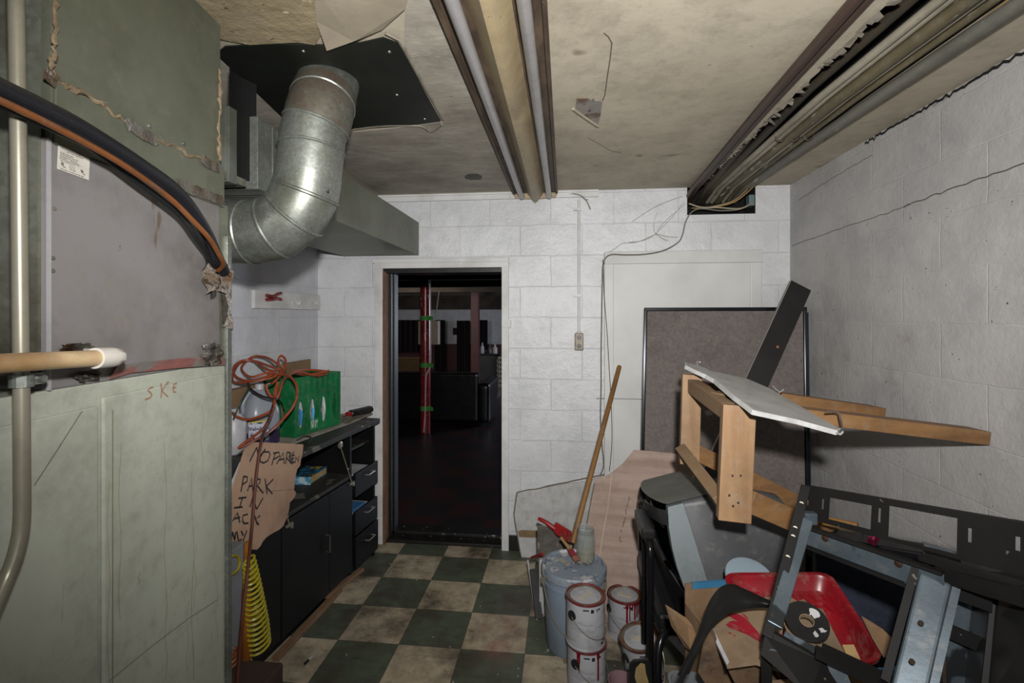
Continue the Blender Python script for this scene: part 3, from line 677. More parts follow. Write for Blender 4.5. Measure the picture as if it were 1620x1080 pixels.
# band of tape between cabinet and coil
b = MB(); q = [PX(x, y, XF + .006) for x, y in ((172, 600), (205, 590), (280, 582), (355, 577), (355, 566), (290, 566), (185, 578))]
b.prism(q, (.002, 0, 0)); tp = b.build('foil_tape', mat('grey_tape', '77736d', .35, metal=.4, col2='8b5a54', scale=10, lo=.5, hi=.56, stretch=(1, .6, 2), bump=.5, bscale=30), t)
for cx, cy, sx_, sy_, am in ((336, 560, .04, .032, .010), (123, 551, .030, .011, .008), (140, 594, .026, .011, .008)):
    b = MB(); c = PX(cx, cy, XF + .012); b.grid(lambda u, v: c + V((am * math.sin(u * 9 + v * 4) * math.sin(v * 7 + 1), (u - .5) * 2 * sx_ * (1 - .3 * abs(v - .5)), (v - .5) * 2 * sy_ * (1 - .5 * abs(u - .5)))), 10, 8, .002); b.build('sealant_lump', M_foil, t)
# coil case
b = MB(); b.bx((Xb, Ycn, zg), (XF, PX(348, 500, XF).y, zc1)); coil = b.build('coil_case', M_purple, t, bevel=.004)
MB().bx((XF - .002, Ycn - .001, zg), (XF + .003, Ycn + .003, zc1 - .004)).build('edge_flange', mat('bright_edge', '8d8c8d', .4), coil)
MB().bx((Xb, PX(348, 500, XF).y, zg), (XF - .003, Yfar - .006, zc1)).build('side_strip', M_plen, coil)
MB().bx((Xb, Ycn - .006, zg + .01), (XF - .012, Ycn, zc1 + .4)).build('back_sheet', M_galvd, coil)
for x, y in ((83, 408), (83, 428), (85, 330)): MB().lathe([(.004, 0), (.003, .003)], PX(x, y, XF), 8, R=Matrix.Rotation(math.radians(90), 3, 'Y')).build('screw', M_galvd, coil)
# rating plate with small print and approval marks
k = MB(); xq = XF + .0015
lab = [(92, 222), (142, 245), (140, 285), (90, 267)]
k.prism([PX(x, y, xq) for x, y in lab], (.0006, 0, 0)); plate = k.build('rating_plate', mat('label_cream', 'b3b0a6', .5, col2='a6a297', scale=30), coil)
def lp(u, v):                                              # u,v on the plate
    a = V((92 + 50 * u - 2 * v, 222 + 45 * v + (23 - 5 * v) * u, 0)); return PX(a.x, a.y, xq + .0009)
b = MB(); r2 = random.Random(4)
for v, u0, u1 in ((.07, .15, .6), (.13, .1, .75), (.19, .1, .7), (.25, .3, .8), (.36, .08, .5), (.42, .08, .65), (.48, .08, .6), (.53, .08, .3), (.53, .4, .68), (.58, .08, .72), (.64, .1, .55), (.72, .38, .56), (.78, .38, .56), (.84, .4, .58), (.93, .12, .85)):
    u = u0
    while u < u1:
        w_ = r2.uniform(.03, .1); b.prism([lp(u, v), lp(min(u + w_, u1), v), lp(min(u + w_, u1), v + .025), lp(u, v + .025)], (.0003, 0, 0)); u += w_ + .02
for u in (.12, .74):
    b.prism([lp(u, .70), lp(u + .07, .70), lp(u + .1, .80), lp(u + .04, .82), lp(u, .76)], (.0003, 0, 0)); b.prism([lp(u + .07, .83), lp(u + .15, .83), lp(u + .15, .86), lp(u + .07, .86)], (.0003, 0, 0))
b.build('small_print', mat('print_grey', '5f5d57', .6), plate)
# plenum with mastic seams
zp0 = zc1
b = MB(); b.bx((Xb, PX(83, 100, XF).y, zp0), (XF, PX(349, 250, XF).y, H - .002)); plen = b.build('plenum', M_plen, t, bevel=.003)
zfl = PX(345, 262, XF).z
MB().bx((XF, PX(83, 100, XF).y, zp0 - .01), (XF + .006, PX(352, 250, XF).y, zfl)).build('lower_flange', M_plen, plen, bevel=.002)
b = MB()
def seam(pts, w, seed):
    r3 = random.Random(seed); pp = catmull([PX(x, y, XF + .006) for x, y in pts], 8)
    b.tube([p + V((r3.uniform(-.002, .003), r3.uniform(-.003, .003), r3.uniform(-.005, .005))) for p in pp], [w * r3.uniform(.3, 1.05) for _ in pp], 6)
seam(((86, -10), (87, 50), (84, 85), (80, 105), (88, 125)), .006, 1); seam(((82, 118), (100, 132), (150, 160), (200, 195), (250, 220), (300, 245), (346, 262)), .006, 2); seam(((347, 108), (348, 160), (345, 210), (347, 255)), .006, 3)
b.build('mastic_seam', M_mastic, plen)
for pts in (((84, 112), (78, 128)), ((200, 196), (248, 222)), ((318, 250), (348, 268)), ((280, 290), (318, 305), (352, 318))):
    b = MB(); pp = catmull([PX(x, y, XF + .009) for x, y in pts], 6); b.ribbon([p + V((random.uniform(0, .003), 0, random.uniform(-.004, .004))) for p in pp], .026, (1, 0, 0)); b.build('foil_tape', M_foil, plen)
for x, y in ((167, 163), (236, 199), (290, 227)): MB().lathe([(.005, 0), (.004, .004)], PX(x, y, XF), 10, R=Matrix.Rotation(math.radians(90), 3, 'Y')).build('screw', M_galv, plen)
# dark front sheet of the plenum beside the pipe
MB().bx((Xb, Ycn - .004, zc1 - .05), (XF - .02, Ycn + .02, H - .01)).build('dark_sheet', mat('dark_olive_sheet', '33342c', .5, metal=.3, col2='35342a', scale=5), plen)

finish(t); PX = PX_w
# galvanised rectangular supply trunk with its black flexible connector
XT, zt1, zt0 = -.979, PX(663, 352, -.979).z, PX(663, 404, -.979).z
Xl = PY(545, 405, D).x; ya = PX(405, 300, XT).y
t = thing('supply_duct', 'rectangular sheet metal duct running from the furnace to the back wall above the doorway', 'duct', ((XT + Xl) / 2, 2.3, zt0))
yb_ = PX(427, 300, XT).y
MB().bx((Xl, yb_, zt0), (XT, D - .005, zt1)).build('trunk', mat('olive_duct', '6e7164', .45, metal=.35, col2='5d6053', scale=3, bump=.03, bscale=6), t, bevel=.002)
b = MB(); b.bx((Xl, ya, zt0 - .005), (XT + .006, yb_, zt1 + .005)); b.bx((Xl, yb_ + .012, zt0 - .003), (XT + .003, yb_ + .03, zt1 + .003)); b.build('flange', M_galv, t, bevel=.002)
yk0 = PX(376, 300, XT).y
b = MB(); 
b.grid(lambda u, v: V((XT - .012 - .02 * math.sin(u * math.pi), yk0 - .02 + (ya - yk0 + .04) * u, zt0 + .02 + (zt1 + .09 - zt0) * v + .006 * math.sin(v * 14))), 8, 10, .004)
b.bx((Xl, yk0 - .02, zt0 + .01), (XT - .04, ya + .02, zt1 - .01)); b.build('flexible_connector', mat('black_canvas', '141414', .8, bump=.3, bscale=20), t, smooth=False)
# plenum take-off collar
c0, c1_ = PX(351, 300, XT).y, PX(374, 300, XT).y
zt = PX(365, 180, XT).z; zl = PX(365, 282, XT).z
b = MB(); b.bx((Xl, c0 - .03, zl), (XT - .012, c1_ - .03, zt + .02)); b.bx((Xl, c1_ - .035, zl - .012), (XT + .002, c1_, zt + .02)); b.build('takeoff_collar', mat('collar_galv', '6a6e69', .4, metal=.5, col2='55584f', scale=6), t, bevel=.002)
b = MB(); b.bx((Xl, c0 - .02, zt0 - .01), (XT - .004, c1_ + .05, zt0 + .012)); b.bx((Xl, c0 - .02, zt0 + .02), (XT - .02, c1_ + .03, zt0 + .03)); b.build('bottom_rail', M_galvd, t)

# round flue: horizontal stub, segmented elbow, slanted riser
Yp = 1.50; 
def q(px, py, Y=Yp): return PY(px, py, Y)
A0 = V((-1.25, Yp + .03, q(355, 366).z))
S = [q(360, 367), q(398, 368), q(436, 361), q(466, 339), q(484, 306), q(489, 275)]
R1 = q(496, 215, Yp + .01); R2 = q(506, 180, Yp + .02); R3 = PZ(521, 128, H - .006)
rr = .103
t = thing('flue_pipe', 'round galvanised flue pipe with a segmented elbow rising to the ceiling plate', 'flue', S[3])
def ring(b, c, ax, r, w):
    ax = V(ax).normalized(); b.tube([c - ax * w, c - ax * w * .4, c + ax * w * .4, c + ax * w], [r, r + .003, r + .003, r], 40, caps=False)
MB().tube([A0, S[0] + (S[1] - S[0]) * .2], rr * .985, 40).build('stub', M_galv, t)
# mitred gores: ring planes bisect the neighbouring axes
def gores(pts, r, n=44):
    b = MB(); b.sm = True; rings = []
    for i, p in enumerate(pts):
        d0 = (p - pts[i - 1]).normalized() if i else (pts[1] - p).normalized(); d1 = (pts[i + 1] - p).normalized() if i + 1 < len(pts) else d0
        m_ = (d0 + d1).normalized(); x = V((0, 1, 0)); x = (x - m_ * x.dot(m_)).normalized(); y = m_.cross(x); k = 1 / max(.5, m_.dot(d0))
        rings.append([b.bm.verts.new(p + x * (r * math.cos(2 * math.pi * a / n)) + y * (r * k * math.sin(2 * math.pi * a / n))) for a in range(n)])
    for A, B in zip(rings, rings[1:]):
        for a in range(n): b.bm.faces.new((A[a], A[(a + 1) % n], B[(a + 1) % n], B[a]))
    return b
gores(S, rr).build('elbow', M_galv, t)
for i in (1, 2, 3, 4):
    b = MB(); d = ((S[i] - S[i - 1]).normalized() + (S[i + 1] - S[i]).normalized()); ring(b, S[i], d, rr * 1.012, .006); b.build('elbow_seam', M_galv, t)
b = MB(); ring(b, S[0], S[1] - S[0], rr, .006); b.build('elbow_seam', M_galv, t)
gores([S[5] - (S[5] - S[4]) * .3, S[5], R1, R2], rr * .985).build('riser', M_galv, t)
gores([R1 + (R2 - R1) * .4, R2, R2 + (R3 - R2) * .55], rr * 1.0).build('upper_sleeve', mat('worn_galv', '66665b', .38, metal=.6, col2='675244', scale=5, voronoi=(120, '75776f'), bump=.05, bscale=14), t)
for c, d in ((R1 + (R2 - R1) * .4, R2 - R1), (R2 + (R3 - R2) * .3, R3 - R2), (S[5] + (R1 - S[5]) * .62, R1 - S[5])):
    b = MB(); ring(b, c, d, rr * 1.0, .005); b.build('sleeve_bead', M_galv, t)
gores([R2 + (R3 - R2) * .5, R3], rr * .965).build('top_collar', M_galv, t)
for c in (q(425, 342, Yp - rr), q(520, 300, Yp - rr * .9)): MB().lathe([(.004, 0), (.003, .004)], c, 8, R=Matrix.Rotation(math.radians(90), 3, 'X')).build('screw', M_galv, t)

# insulated refrigerant lines curving into the coil case
PX = PXF
t = thing('refrigerant_line', 'thick black foam insulated line with a copper line curving into the coil case', 'pipe', PX(200, 240, XF + .06))
Xr = XF + .07
def lx(px, py, d=0): return PX(px, py, Xr - d)
b = MB(); pts = [PX(-60, 112, Xr), PX(0, 141, Xr), lx(70, 174), lx(132, 206), lx(220, 261), lx(282, 307, .005), lx(322, 362, .012), lx(342, 405, .03), PX(354, 428, XF + .015)]
pp = catmull(pts, 6); b.tube(pp, [.0165 - .0015 * i / len(pp) for i in range(len(pp))], 16); b.build('insulation', mat('black_foam', '17171b', .35, bump=.25, bscale=25, spots=[('8d8d8d', .75, 30, (1, 1, 1))]), t)
b = MB(); pts = [PX(-60, 133, Xr + .012), PX(0, 159, Xr + .012), lx(67, 191, -.014), lx(133, 225, -.014), lx(200, 264, -.014), lx(267, 312, -.014), lx(302, 346, -.014), lx(330, 376, -.01), lx(346, 402, .0), PX(353, 418, XF + .05), PX(345, 428, XF + .02)]
b.tube(catmull(pts, 6), .0058, 10); b.build('copper_line', mat('copper', '8a5632', .4, metal=.5, col2='6d3f22', scale=12, spots=[('4f2a14', .68, 20, (1, 1, 1))]), t)
b = MB(); pts = [PX(-60, 142, Xr - .02), PX(0, 165, Xr - .02), lx(70, 197, .02), lx(145, 234, .02), lx(220, 290, .02), lx(282, 338, .02), lx(312, 378, .02), PX(345, 428, XF + .01)]
b.tube(catmull(pts, 6), .007, 10); b.build('thin_line', mat('black_foam_thin', '151517', .5), t)
b = MB()
c = PX(338, 440, XF + .012)
b.grid(lambda u, v: c + V((.02 * math.sin(u * 7 + v * 3) * math.cos(v * 6), (u - .5) * .07, (v - .5) * .09 + .012 * math.sin(u * 9))), 10, 10, .003); b.build('foil_wrap', M_foil, t); b = MB()
c2_ = PX(358, 470, XF + .008); b.grid(lambda u, v: c2_ + V((.014 * math.sin(u * 9 + v * 5), (u - .5) * .03, (v - .5) * .17 + .01 * math.sin(u * 5))), 6, 14, .003)
b.build('foil_wrap', M_foil, t)

finish(t)
# vertical conduit with clamp, and the drain pipe across it
Xk = XF + .035
M_cond = mat('dull_conduit', '8b8778', .35, metal=.4, col2='6f6a59', scale=5, stretch=(1, 1, .3), spots=[('4b4535', .7, 30, (1, 1, 1))])
t = thing('electrical_conduit', 'dull metal conduit rising past the near edge of the furnace', 'conduit', PX(33, 700, Xk))
b = MB(); pts = [PX(25, -20, Xk), PX(28, 150, Xk), PX(30, 300, Xk), PX(32, 480, Xk), PX(34, 640, Xk), PX(35, 780, Xk)] 
pts2 = [PX(35, 812, Xk), PX(32, 845, Xk), PX(22, 885, Xk), PX(8, 920, Xk), PX(-20, 985, Xk + .01)]
b.tube(pts + catmull(pts2, 5), .0105, 14); b.build('pipe', M_cond, t)
b = MB(); qz = PX(34, 602, Xk); b.lathe([(.0105, -.010), (.015, -.010), (.015, .010), (.0105, .010)], qz, 16); b.box(qz + V((.0, .02, 0)), (.008, .03, .018)); b.tube([qz + V((.012, .026, 0)), qz + V((-.014, .026, 0))], .006, 8); b.build('clamp', M_galv, t, smooth=False)
finish(t)
Xd = XF + .075
t = thing('drain_pipe', 'yellowed plastic drain pipe crossing in front of the conduit', 'pipe', PX(90, 570, Xd))
b = MB(); b.tube([PX(-60, 578, Xd), PX(160, 566, Xd)], .0145, 18); b.build('pipe', mat('yellowed_pvc', 'b09a78', .4, col2='94754f', scale=8, stretch=(1, .6, 1), spots=[('7d5a33', .68, 10, (1, 1, 1))]), t)
a = PX(150, 566.5, Xd); c = PX(182, 564.5, Xd); b = MB(); b.tube([a, a + (c - a) * .02, a + (c - a) * .75, c, c + V((-.02, .012, 0)), V((XF, c.y + .014, c.z))], [.0185, .0185, .0185, .017, .0155, .0155], 20); b.build('elbow_fitting', mat('white_pvc', 'b9b4ab', .35, spots=[('8d6d4d', .72, 20, (1, 1, 1))]), t)
finish(t); PX = PX_w
# ================================================================== CABINET AND LEFT SIDE
M_lam = mat('black_laminate', '111010', .45, spec=.3, grime=.12, col2='0b0a0a', scale=5, bump=.04, bscale=10, spots=[('6e6963', .735, 30, (1, 1, 1))])
M_lamtop = mat('dusty_black_top', '2c2a26', .6, col2='1a1817', scale=6, lo=.35, hi=.7, spots=[('8b857a', .66, 16, (1, 1, 1)), ('57524a', .6, 6, (1, 1, 1))])
M_chrome = mat('dull_chrome', '9a9486', .3, metal=.7)
CT = .885
# the sideboard stands slightly askew: built square at (XC, CY1), then its root is turned
CY1 = 3.03; PV = V((-1.226, CY1, 0)); CA = math.radians(-5.5)
EX, EY = V((math.cos(CA), math.sin(CA), 0)), V((-math.sin(CA), math.cos(CA), 0))
def PC(px, py, o=0): r = ray(px, py); return O + r * ((PV + EX * o - O).dot(EX) / r.dot(EX))   # point on its front plane
def CW(x, y, z): return V((PV.x, PV.y, 0)) + EX * (x - XC) + EY * (y - CY1) + V((0, 0, z))     # square to world
def yl(px): return (PC(px, 850) - PV).dot(EY) + CY1
CY0, YD = yl(378), yl(555)
XW = XC - .345
t = thing('sideboard', 'long black laminate sideboard along the left wall with open shelf and drawers', 'sideboard', (XC, CY1, 0)); root = t
b = MB(); th = .018
b.bx((XW, CY0, .02), (XC + .002, CY0 + th, CT - .028)); b.bx((XW, CY1 - th, 0), (XC + .002, CY1, CT - .028)); b.bx((XW, YD - th / 2, .02), (XC, YD + th / 2, CT - .028))
b.bx((XW, CY0, 0), (XC - .02, CY1, .05)); b.bx((XW, CY0, .02), (XW + .01, CY1, CT - .028)); b.build('carcass', M_lam, t)
MB().bx((XW, CY0 - .02, CT - .028), (XC + .03, CY1 + .015, CT)).build('top', M_lamtop, t, bevel=.003)
MB().bx((XW, CY0 + th, .60), (XC + .012, YD - th / 2, .62)).build('shelf', M_lamtop, t, bevel=.002)
MB().bx((XW, YD + th / 2, .735), (XC - .03, CY1 - th, .75)).build('shelf', M_lamtop, t, bevel=.002)
def handle(par, c, vertical, m=M_lam, L_=.09):
    b = MB(); d = V((0, 0, L_ / 2)) if vertical else V((0, L_ / 2, 0)); o = V((.022, 0, 0)); c = V(c)
    b.tube([c - d, c - d + o, c + d + o, c + d], .004, 8); return b.build('handle', m, par, smooth=False)
YA, YB = yl(441), yl(517)
for y0, y1, hy in ((YA, YB - .002, YB - .03), (YB + .002, YD - .01, YB + .03)):
    d_ = MB().bx((XC - .002, y0, .055), (XC + .016, y1, .592)).build('door', M_lam, t, bevel=.002)
    if hy < YB: handle(d_, (XC + .016, yl(512), PC(513, 858).z), True, M_galvd)
MB().bx((XC - .002, CY0 + .005, .055), (XC + .014, YA - .004, .592)).build('side_panel', M_lam, t, bevel=.002)
for z0, z1, out in ((.475, .615, .008), (.247, .385, .006), (.05, .235, .010)):
    b = MB(); b.bx((XC + out, YD + .012, z0), (XC + out + .016, CY1 - .004, z1)); d_ = b.build('drawer', M_lam, t, bevel=.002)
    b = MB(); b.bx((XC - .28, YD + .03, z0 + .01), (XC + out, YD + .04, z1 - .03)); b.bx((XC - .28, CY1 - .04, z0 + .01), (XC + out, CY1 - .03, z1 - .03)); b.bx((XC - .28, YD + .03, z0 + .01), (XC + out, CY1 - .03, z0 + .018)); b.build('drawer_box', M_lam, d_)
    handle(d_, (XC + out + .016, (YD + CY1) / 2 + .02, (z0 + z1) / 2 + .03), False, M_chrome, .08)
# flap stays, given in the square frame
def loc(p): d = p - V((PV.x, PV.y, 0)); return V((XC + d.dot(EX), CY1 + d.dot(EY), p.z))
for (x0, y0, x1, y1, kn) in ((538, 704, 557, 764, 1), (447, 795, 458, 830, 0)):
    a, c = loc(PC(x0, y0, -.01 if kn else .02)), loc(PC(x1, y1, .022))
    b = MB(); b.tube([a, (a + c) / 2, c], .0032, 8)
    if kn: b.lathe([(.019, -.004), (.021, .0), (.021, .006), (.012, .010)], a, 18, R=Matrix.Rotation(math.radians(90), 3, 'Y'))
    b.box(c, (.01, .045, .012)); b.box(c + V((0, .018, -.012)), (.008, .012, .02)); b.lathe([(.007, 0), (.006, .006)], a + (c - a) * .62, 10, R=Matrix.Rotation(math.radians(90), 3, 'Y'))
    b.build('flap_stay', M_chrome, t, smooth=False)
root.location = PV; root.rotation_euler = (0, 0, CA)
# papers in the drawers
M_paper = mat('paper', 'a9a9ac', .8, col2='98989b', scale=8)
def slab(x0, y0, z0, x1, y1, z1): return MB().hexa([CW(x0, y0, z0), CW(x1, y0, z0), CW(x1, y1, z0), CW(x0, y1, z0)], [CW(x0, y0, z1), CW(x1, y0, z1), CW(x1, y1, z1), CW(x0, y1, z1)])
tag(slab(XC - .24, YD + .05, .590, XC + .004, CY1 - .05, .598).build('paper_sheet', M_paper), 'white paper lying in the upper half-open drawer', 'paper')
tag(slab(XC - .24, YD + .05, .360, XC + .002, CY1 - .06, .368).build('paper_sheet', M_paper), 'white paper lying in the middle half-open drawer', 'paper')
tag(slab(XC - .1, YD + .045, .375, XC + .004, YD + .16, .395).build('notebook', mat('blue_cover', '2b5f8c', .5), bevel=.002), 'blue notebook lying on the paper in the middle drawer', 'notebook')

# book on the shelf
R = Matrix.Rotation(CA + math.radians(6), 3, 'Z'); bc = PZ(500, 758, .62); bc = bc + EX * -.05; bc.z = .6205
t = thing('book', 'thick blue paperback lying on the open shelf of the black sideboard', 'book', bc)
MB().box(bc + V((0, 0, .021)), (.125, .185, .034), R=R).build('pages', mat('yellowed_pages', 'a5946a', .8, col2='8f7f58', scale=60, stretch=(1, 1, 12)), t)
M_bcov = mat('book_cover', '2f6f8a', .4, col2='1f3d4f', scale=22, lo=.45, hi=.5, spots=[('a89a2e', .60, 13, (1, 1, 1)), ('9fb3b5', .66, 30, (1, 1, 1))])
b = MB(); b.box(bc + V((0, 0, .0015)), (.13, .19, .003), R=R); b.box(bc + V((0, 0, .0405)), (.13, .19, .003), R=R); b.build('cover', M_bcov, t)
b = MB(); b.box(bc + R @ V((0, -.095, .021)), (.13, .004, .042), R=R); sp = b.build('spine', mat('book_spine', '3f86a5', .4, col2='a9bcc2', scale=30, lo=.5, hi=.54, stretch=(1, 1, 1)), t)

# stuff on the sideboard top
zt = CT
t = tag(MB().prism([PZ(x, y, zt + .001) for x, y in ((440, 708), (470, 700), (560, 668), (572, 662), (590, 655), (585, 650), (540, 655), (470, 675), (415, 700))], (0, 0, .003)).build('newspaper', mat('dirty_paper', '9c9588', .9, col2='857d6f', scale=9)), 'dirty paper spread under the green crate', 'paper')
b = MB(); c = PZ(553, 664, zt + .005); b.grid(lambda u, v: c + V(((u - .5) * .12 - .02, (v - .5) * .22 + .02, .004 + .016 * abs(math.sin(u * 7 + v * 3)) * (1 - abs(2 * v - 1)))), 10, 12, .003)
tag(b.build('crumpled_paper', mat('crumpled', 'a39d91', .9, col2='8d8679', scale=12)), 'crumpled off-white paper beside the green crate', 'paper')
a = PZ(466, 693, zt + .004); c = PZ(537, 671, zt + .004)
u_ = (c - a); Lc = u_.length; u_.normalize(); dv = V((-u_.y, u_.x, 0)); CH, CD = .325, .215
M_crate = mat('green_crate_plastic', '12693a', .35, col2='0f5a31', scale=4, bump=.03)
t = thing('crate', 'green plastic bottle crate standing on the sideboard', 'crate', a + u_ * Lc / 2 + dv * CD / 2)
def crate_side(o, ux, L_, cells, nrm, name):
    b = MB(); cl = []
    w = L_ / cells
    for i in range(cells):
        x0, x1 = i * w, (i + 1) * w; xm_ = (x0 + x1) / 2; hw_ = min(w * .24, .026) if cells > 1 else .045
        z0, z1 = CH * .12, CH * .63; zm = (z0 + z1) / 2; q_ = (z1 - z0) * .28
        out = [(x0, 0), (xm_, 0), (x1, 0), (x1, CH * .4), (x1, CH), (xm_, CH), (x0, CH), (x0, CH * .4)]
        hol = [(xm_ - hw_ * .5, z0 + .02), (xm_, z0), (xm_ + hw_ * .5, z0 + .02), (xm_ + hw_, zm), (xm_ + hw_ * .5, z1 - .02), (xm_, z1), (xm_ - hw_ * .5, z1 - .02), (xm_ - hw_, zm)]
        cl.append((out, hol))
    b.holed(cl, lambda x, z: V(o) + ux * x + V((0, 0, z)), -nrm * .004)
    for z in (CH * .66, CH * .70, .004, CH - .012): b.beam(V(o) + ux * 0 + nrm * .003 + V((0, 0, z + .004)), V(o) + ux * L_ + nrm * .003 + V((0, 0, z + .004)), .006, .006)
    for i in range(cells * 2 + 1):
        x = L_ * i / (cells * 2)
        for z0, z1 in (((CH * .70, CH),) if i % 2 else ((0, CH),)):
            b.beam(V(o) + ux * x + nrm * .003 + V((0, 0, z0)), V(o) + ux * x + nrm * .003 + V((0, 0, z1)), .005, .006, up=nrm)
    return b.build(name, M_crate, t)
fr = crate_side(a, u_, Lc, 4, -dv, 'front_side')
crate_side(a + dv * CD, -dv, CD, 1, -u_, 'end_side')
crate_side(c, dv, CD, 1, u_, 'end_side'); crate_side(a + dv * CD, u_, Lc, 4, dv, 'back_side')
b = MB(); b.prism([a, c, c + dv * CD, a + dv * CD], (0, 0, .005)); b.build('bottom', M_crate, t)
b = MB(); cl = a + u_ * Lc * .385 - dv * .006 + V((0, 0, CH * .085)); b.prism([cl + u_ * x + V((0, 0, z)) for x, z in ((-.03, -.006), (.03, -.006), (.034, .05), (-.034, .05))], -dv * .002); lg = b.build('logo_plate', mat('logo_green', '2d7d4e', .4), t)
b = MB(); s7 = lambda *pp: b.ribbon([cl - dv * .0035 + u_ * x + V((0, 0, z)) for x, z in pp], .008, -dv)
s7((-.018, .004), (-.022, .044)); s7((-.022, .042), (.0, .042)); s7((-.004, .042), (-.012, .004)); s7((.006, .004), (.012, .042), (.024, .036), (.010, .022)); b.build('logo_figure', mat('logo_white', 'a9b5ad', .5), lg)
# bottles in the crate
for k, (fx, cc, lab) in enumerate(((.14, '6d7278', 'grey bottle inside the green crate, nearest the jug'), (.42, '3f86b5', 'blue and white bottle inside the green crate, second from the jug'), (.66, '5aa3cf', 'sky blue bottle inside the green crate, third from the jug'), (.88, 'a4a4a6', 'white bottle inside the green crate, at the doorway end'))):
    p = a + u_ * Lc * fx + dv * .07 + V((0, 0, .006))
    t2 = thing('bottle', lab, 'bottle', p, 'bottles in the green crate')
    m = mat('bottle_plastic_%d' % k, cc, .4, col2='b5b5b5', scale=14, lo=.45, hi=.5)
    MB().lathe([(.035, 0), (.037, .01), (.037, .17), (.016, .22)], p, 20).build('body', m, t2)
    MB().lathe([(.017, .215), (.017, .25), (.012, .252)], p, 14).build('cap', M_paper, t2)

# purple cleaner jug
jc = PZ(412, 702, zt); jc.x += -.005
t = thing('jug', 'translucent gallon jug of purple cleaner on the sideboard left of the green crate', 'jug', jc)
M_jug = mat('jug_plastic', '8f949c', .3, alpha=.82, col2='888d95', scale=4)
def sq(r, z, k=.5):
    pts = []
    for i in range(28):
        A = 2 * math.pi * i / 28; cx, cy = math.cos(A), math.sin(A); n = (abs(cx) ** 3.2 + abs(cy) ** 3.2) ** (-1 / 3.2); pts.append(V((cx * n * r * .92, cy * n * r, z)))
    return pts
Rj = Matrix.Rotation(math.radians(-28), 3, 'Z')
def loft(secs, org, R):
    b = MB(); b.sm = True; rings = [[b.bm.verts.new(V(org) + R @ p) for p in s_] for s_ in secs]; n = len(rings[0])
    for A, B in zip(rings, rings[1:]):
        for i in range(n): b.bm.faces.new((A[i], A[(i + 1) % n], B[(i + 1) % n], B[i]))
    b.bm.faces.new(rings[0][::-1]); b.bm.faces.new(rings[-1]); return b
loft([sq(.086, .075), sq(.088, .08), sq(.088, .16), sq(.084, .185), sq(.066, .235), sq(.04, .27), sq(.024, .285)], jc, Rj).build('body', M_jug, t)
loft([sq(.080, 0), sq(.087, .008), sq(.088, .076)], jc, Rj).build('purple_liquid', mat('purple_cleaner', '2a2138', .25, col2='352a47', scale=3), t)
b = MB(); b.tube(catmull([jc + Rj @ V((0, -.02, .285)), jc + Rj @ V((0, -.055, .27)), jc + Rj @ V((0, -.085, .22)), jc + Rj @ V((0, -.082, .17))], 5), .011, 10); b.build('handle', M_jug, t)
MB().lathe([(.021, .283), (.021, .31), (.019, .313)], jc, 20).build('cap', mat('white_cap', 'a5a5a8', .4), t)
# label faces the camera
def lab(u, v, o=.0015):                                    # u across, v up
    n_ = V((.60, -.80, 0)).normalized(); ax = V((.80, .60, 0)).normalized()
    return jc + V((.0, 0, .025 + v * .115)) + n_ * (.092 + o) + ax * ((u - .58) * .095)
M_lab = mat('cleaner_label', '1c1d3f', .4, col2='9c9cac', scale=45, lo=.5, hi=.54, spots=[('742a6b', .6, 30, (1, 1, 1))])
b = MB(); b.prism([lab(0, 0), lab(1, 0), lab(1, 1), lab(0, 1)], (lab(0, 0) - lab(0, 0, -.004))); lb = b.build('label', M_lab, t)
b = MB(); b.prism([lab(.04, .52, .0085), lab(.96, .52, .0085), lab(.98, .86, .0085), lab(.04, .86, .0085)], (lab(0, 0, .001) - lab(0, 0))); b.prism([lab(.3, .25, .0085), lab(.92, .3, .0085), lab(.96, .52, .0085), lab(.2, .52, .0085)], (lab(0, 0, .001) - lab(0, 0))); b.build('label_patch', mat('label_white', 'aeb0bb', .4), lb)
b = MB(); b.prism([lab(0, .93, .0085), lab(1, .93, .0085), lab(1, 1, .0085), lab(0, 1, .0085)], (lab(0, 0, .001) - lab(0, 0))); b.build('label_edge', mat('label_yellow', 'a8983a', .4), lb)
b = MB(); text_mesh(b, 'Fabuloso', .0245, lab(.06, .60, .0105), lab(1, 0) - lab(0, 0), (0, 0, 1), .0006); b.build('label_lettering', mat('label_navy', '14173c', .4), lb)

# white jug behind, cardboard bits, spray can, wedge
p = PZ(376, 716, zt + .0); p.x -= .02
t = thing('white_bottle', 'white plastic bottle mostly hidden behind the furnace edge beside the purple jug', 'bottle', p)
MB().lathe([(.05, 0), (.055, .01), (.055, .15), (.03, .19)], p, 22).build('body', mat('white_hdpe', 'a8a8aa', .4), t); MB().lathe([(.022, .188), (.022, .215)], p, 16).build('cap', M_paper, t)
M_card = mat('cardboard', '7d6449', .9, col2='6c553d', scale=5, bump=.08, bscale=40, stretch=(1, 1, 1), spots=[('4c3a28', .7, 10, (1, 1, 1))])
XW = XL; a2 = V((XW + .02, PX(455, 585, XW + .05).y, CT)); y1 = PX(494, 585, XW + .05).y
t = tag(MB().bx((XW + .005, a2.y, CT), (XW + .03, y1 + .02, PX(480, 570, XW + .03).z)).build('cardboard_box', M_card, bevel=.003), 'flattened brown box standing against the wall behind the green crate', 'box')
a3 = PX(379, 600, XW + .03); y1 = PX(392, 600, XW + .03).y
tag(MB().bx((XW + .005, a3.y - .1, CT), (XW + .05, y1 + .12, PX(385, 612, XW + .03).z)).build('cardboard_box', M_card, bevel=.003), 'narrow brown box behind the purple cleaner jug', 'box')
a, c = PZ(551, 661, CT + .03), PZ(590, 658, CT + .03); a.z = c.z = CT + .027; a = PX(549, 656, -1.40); c = PX(592, 654, -1.31); a.z = c.z = CT + .027
ax = (c - a).normalized()
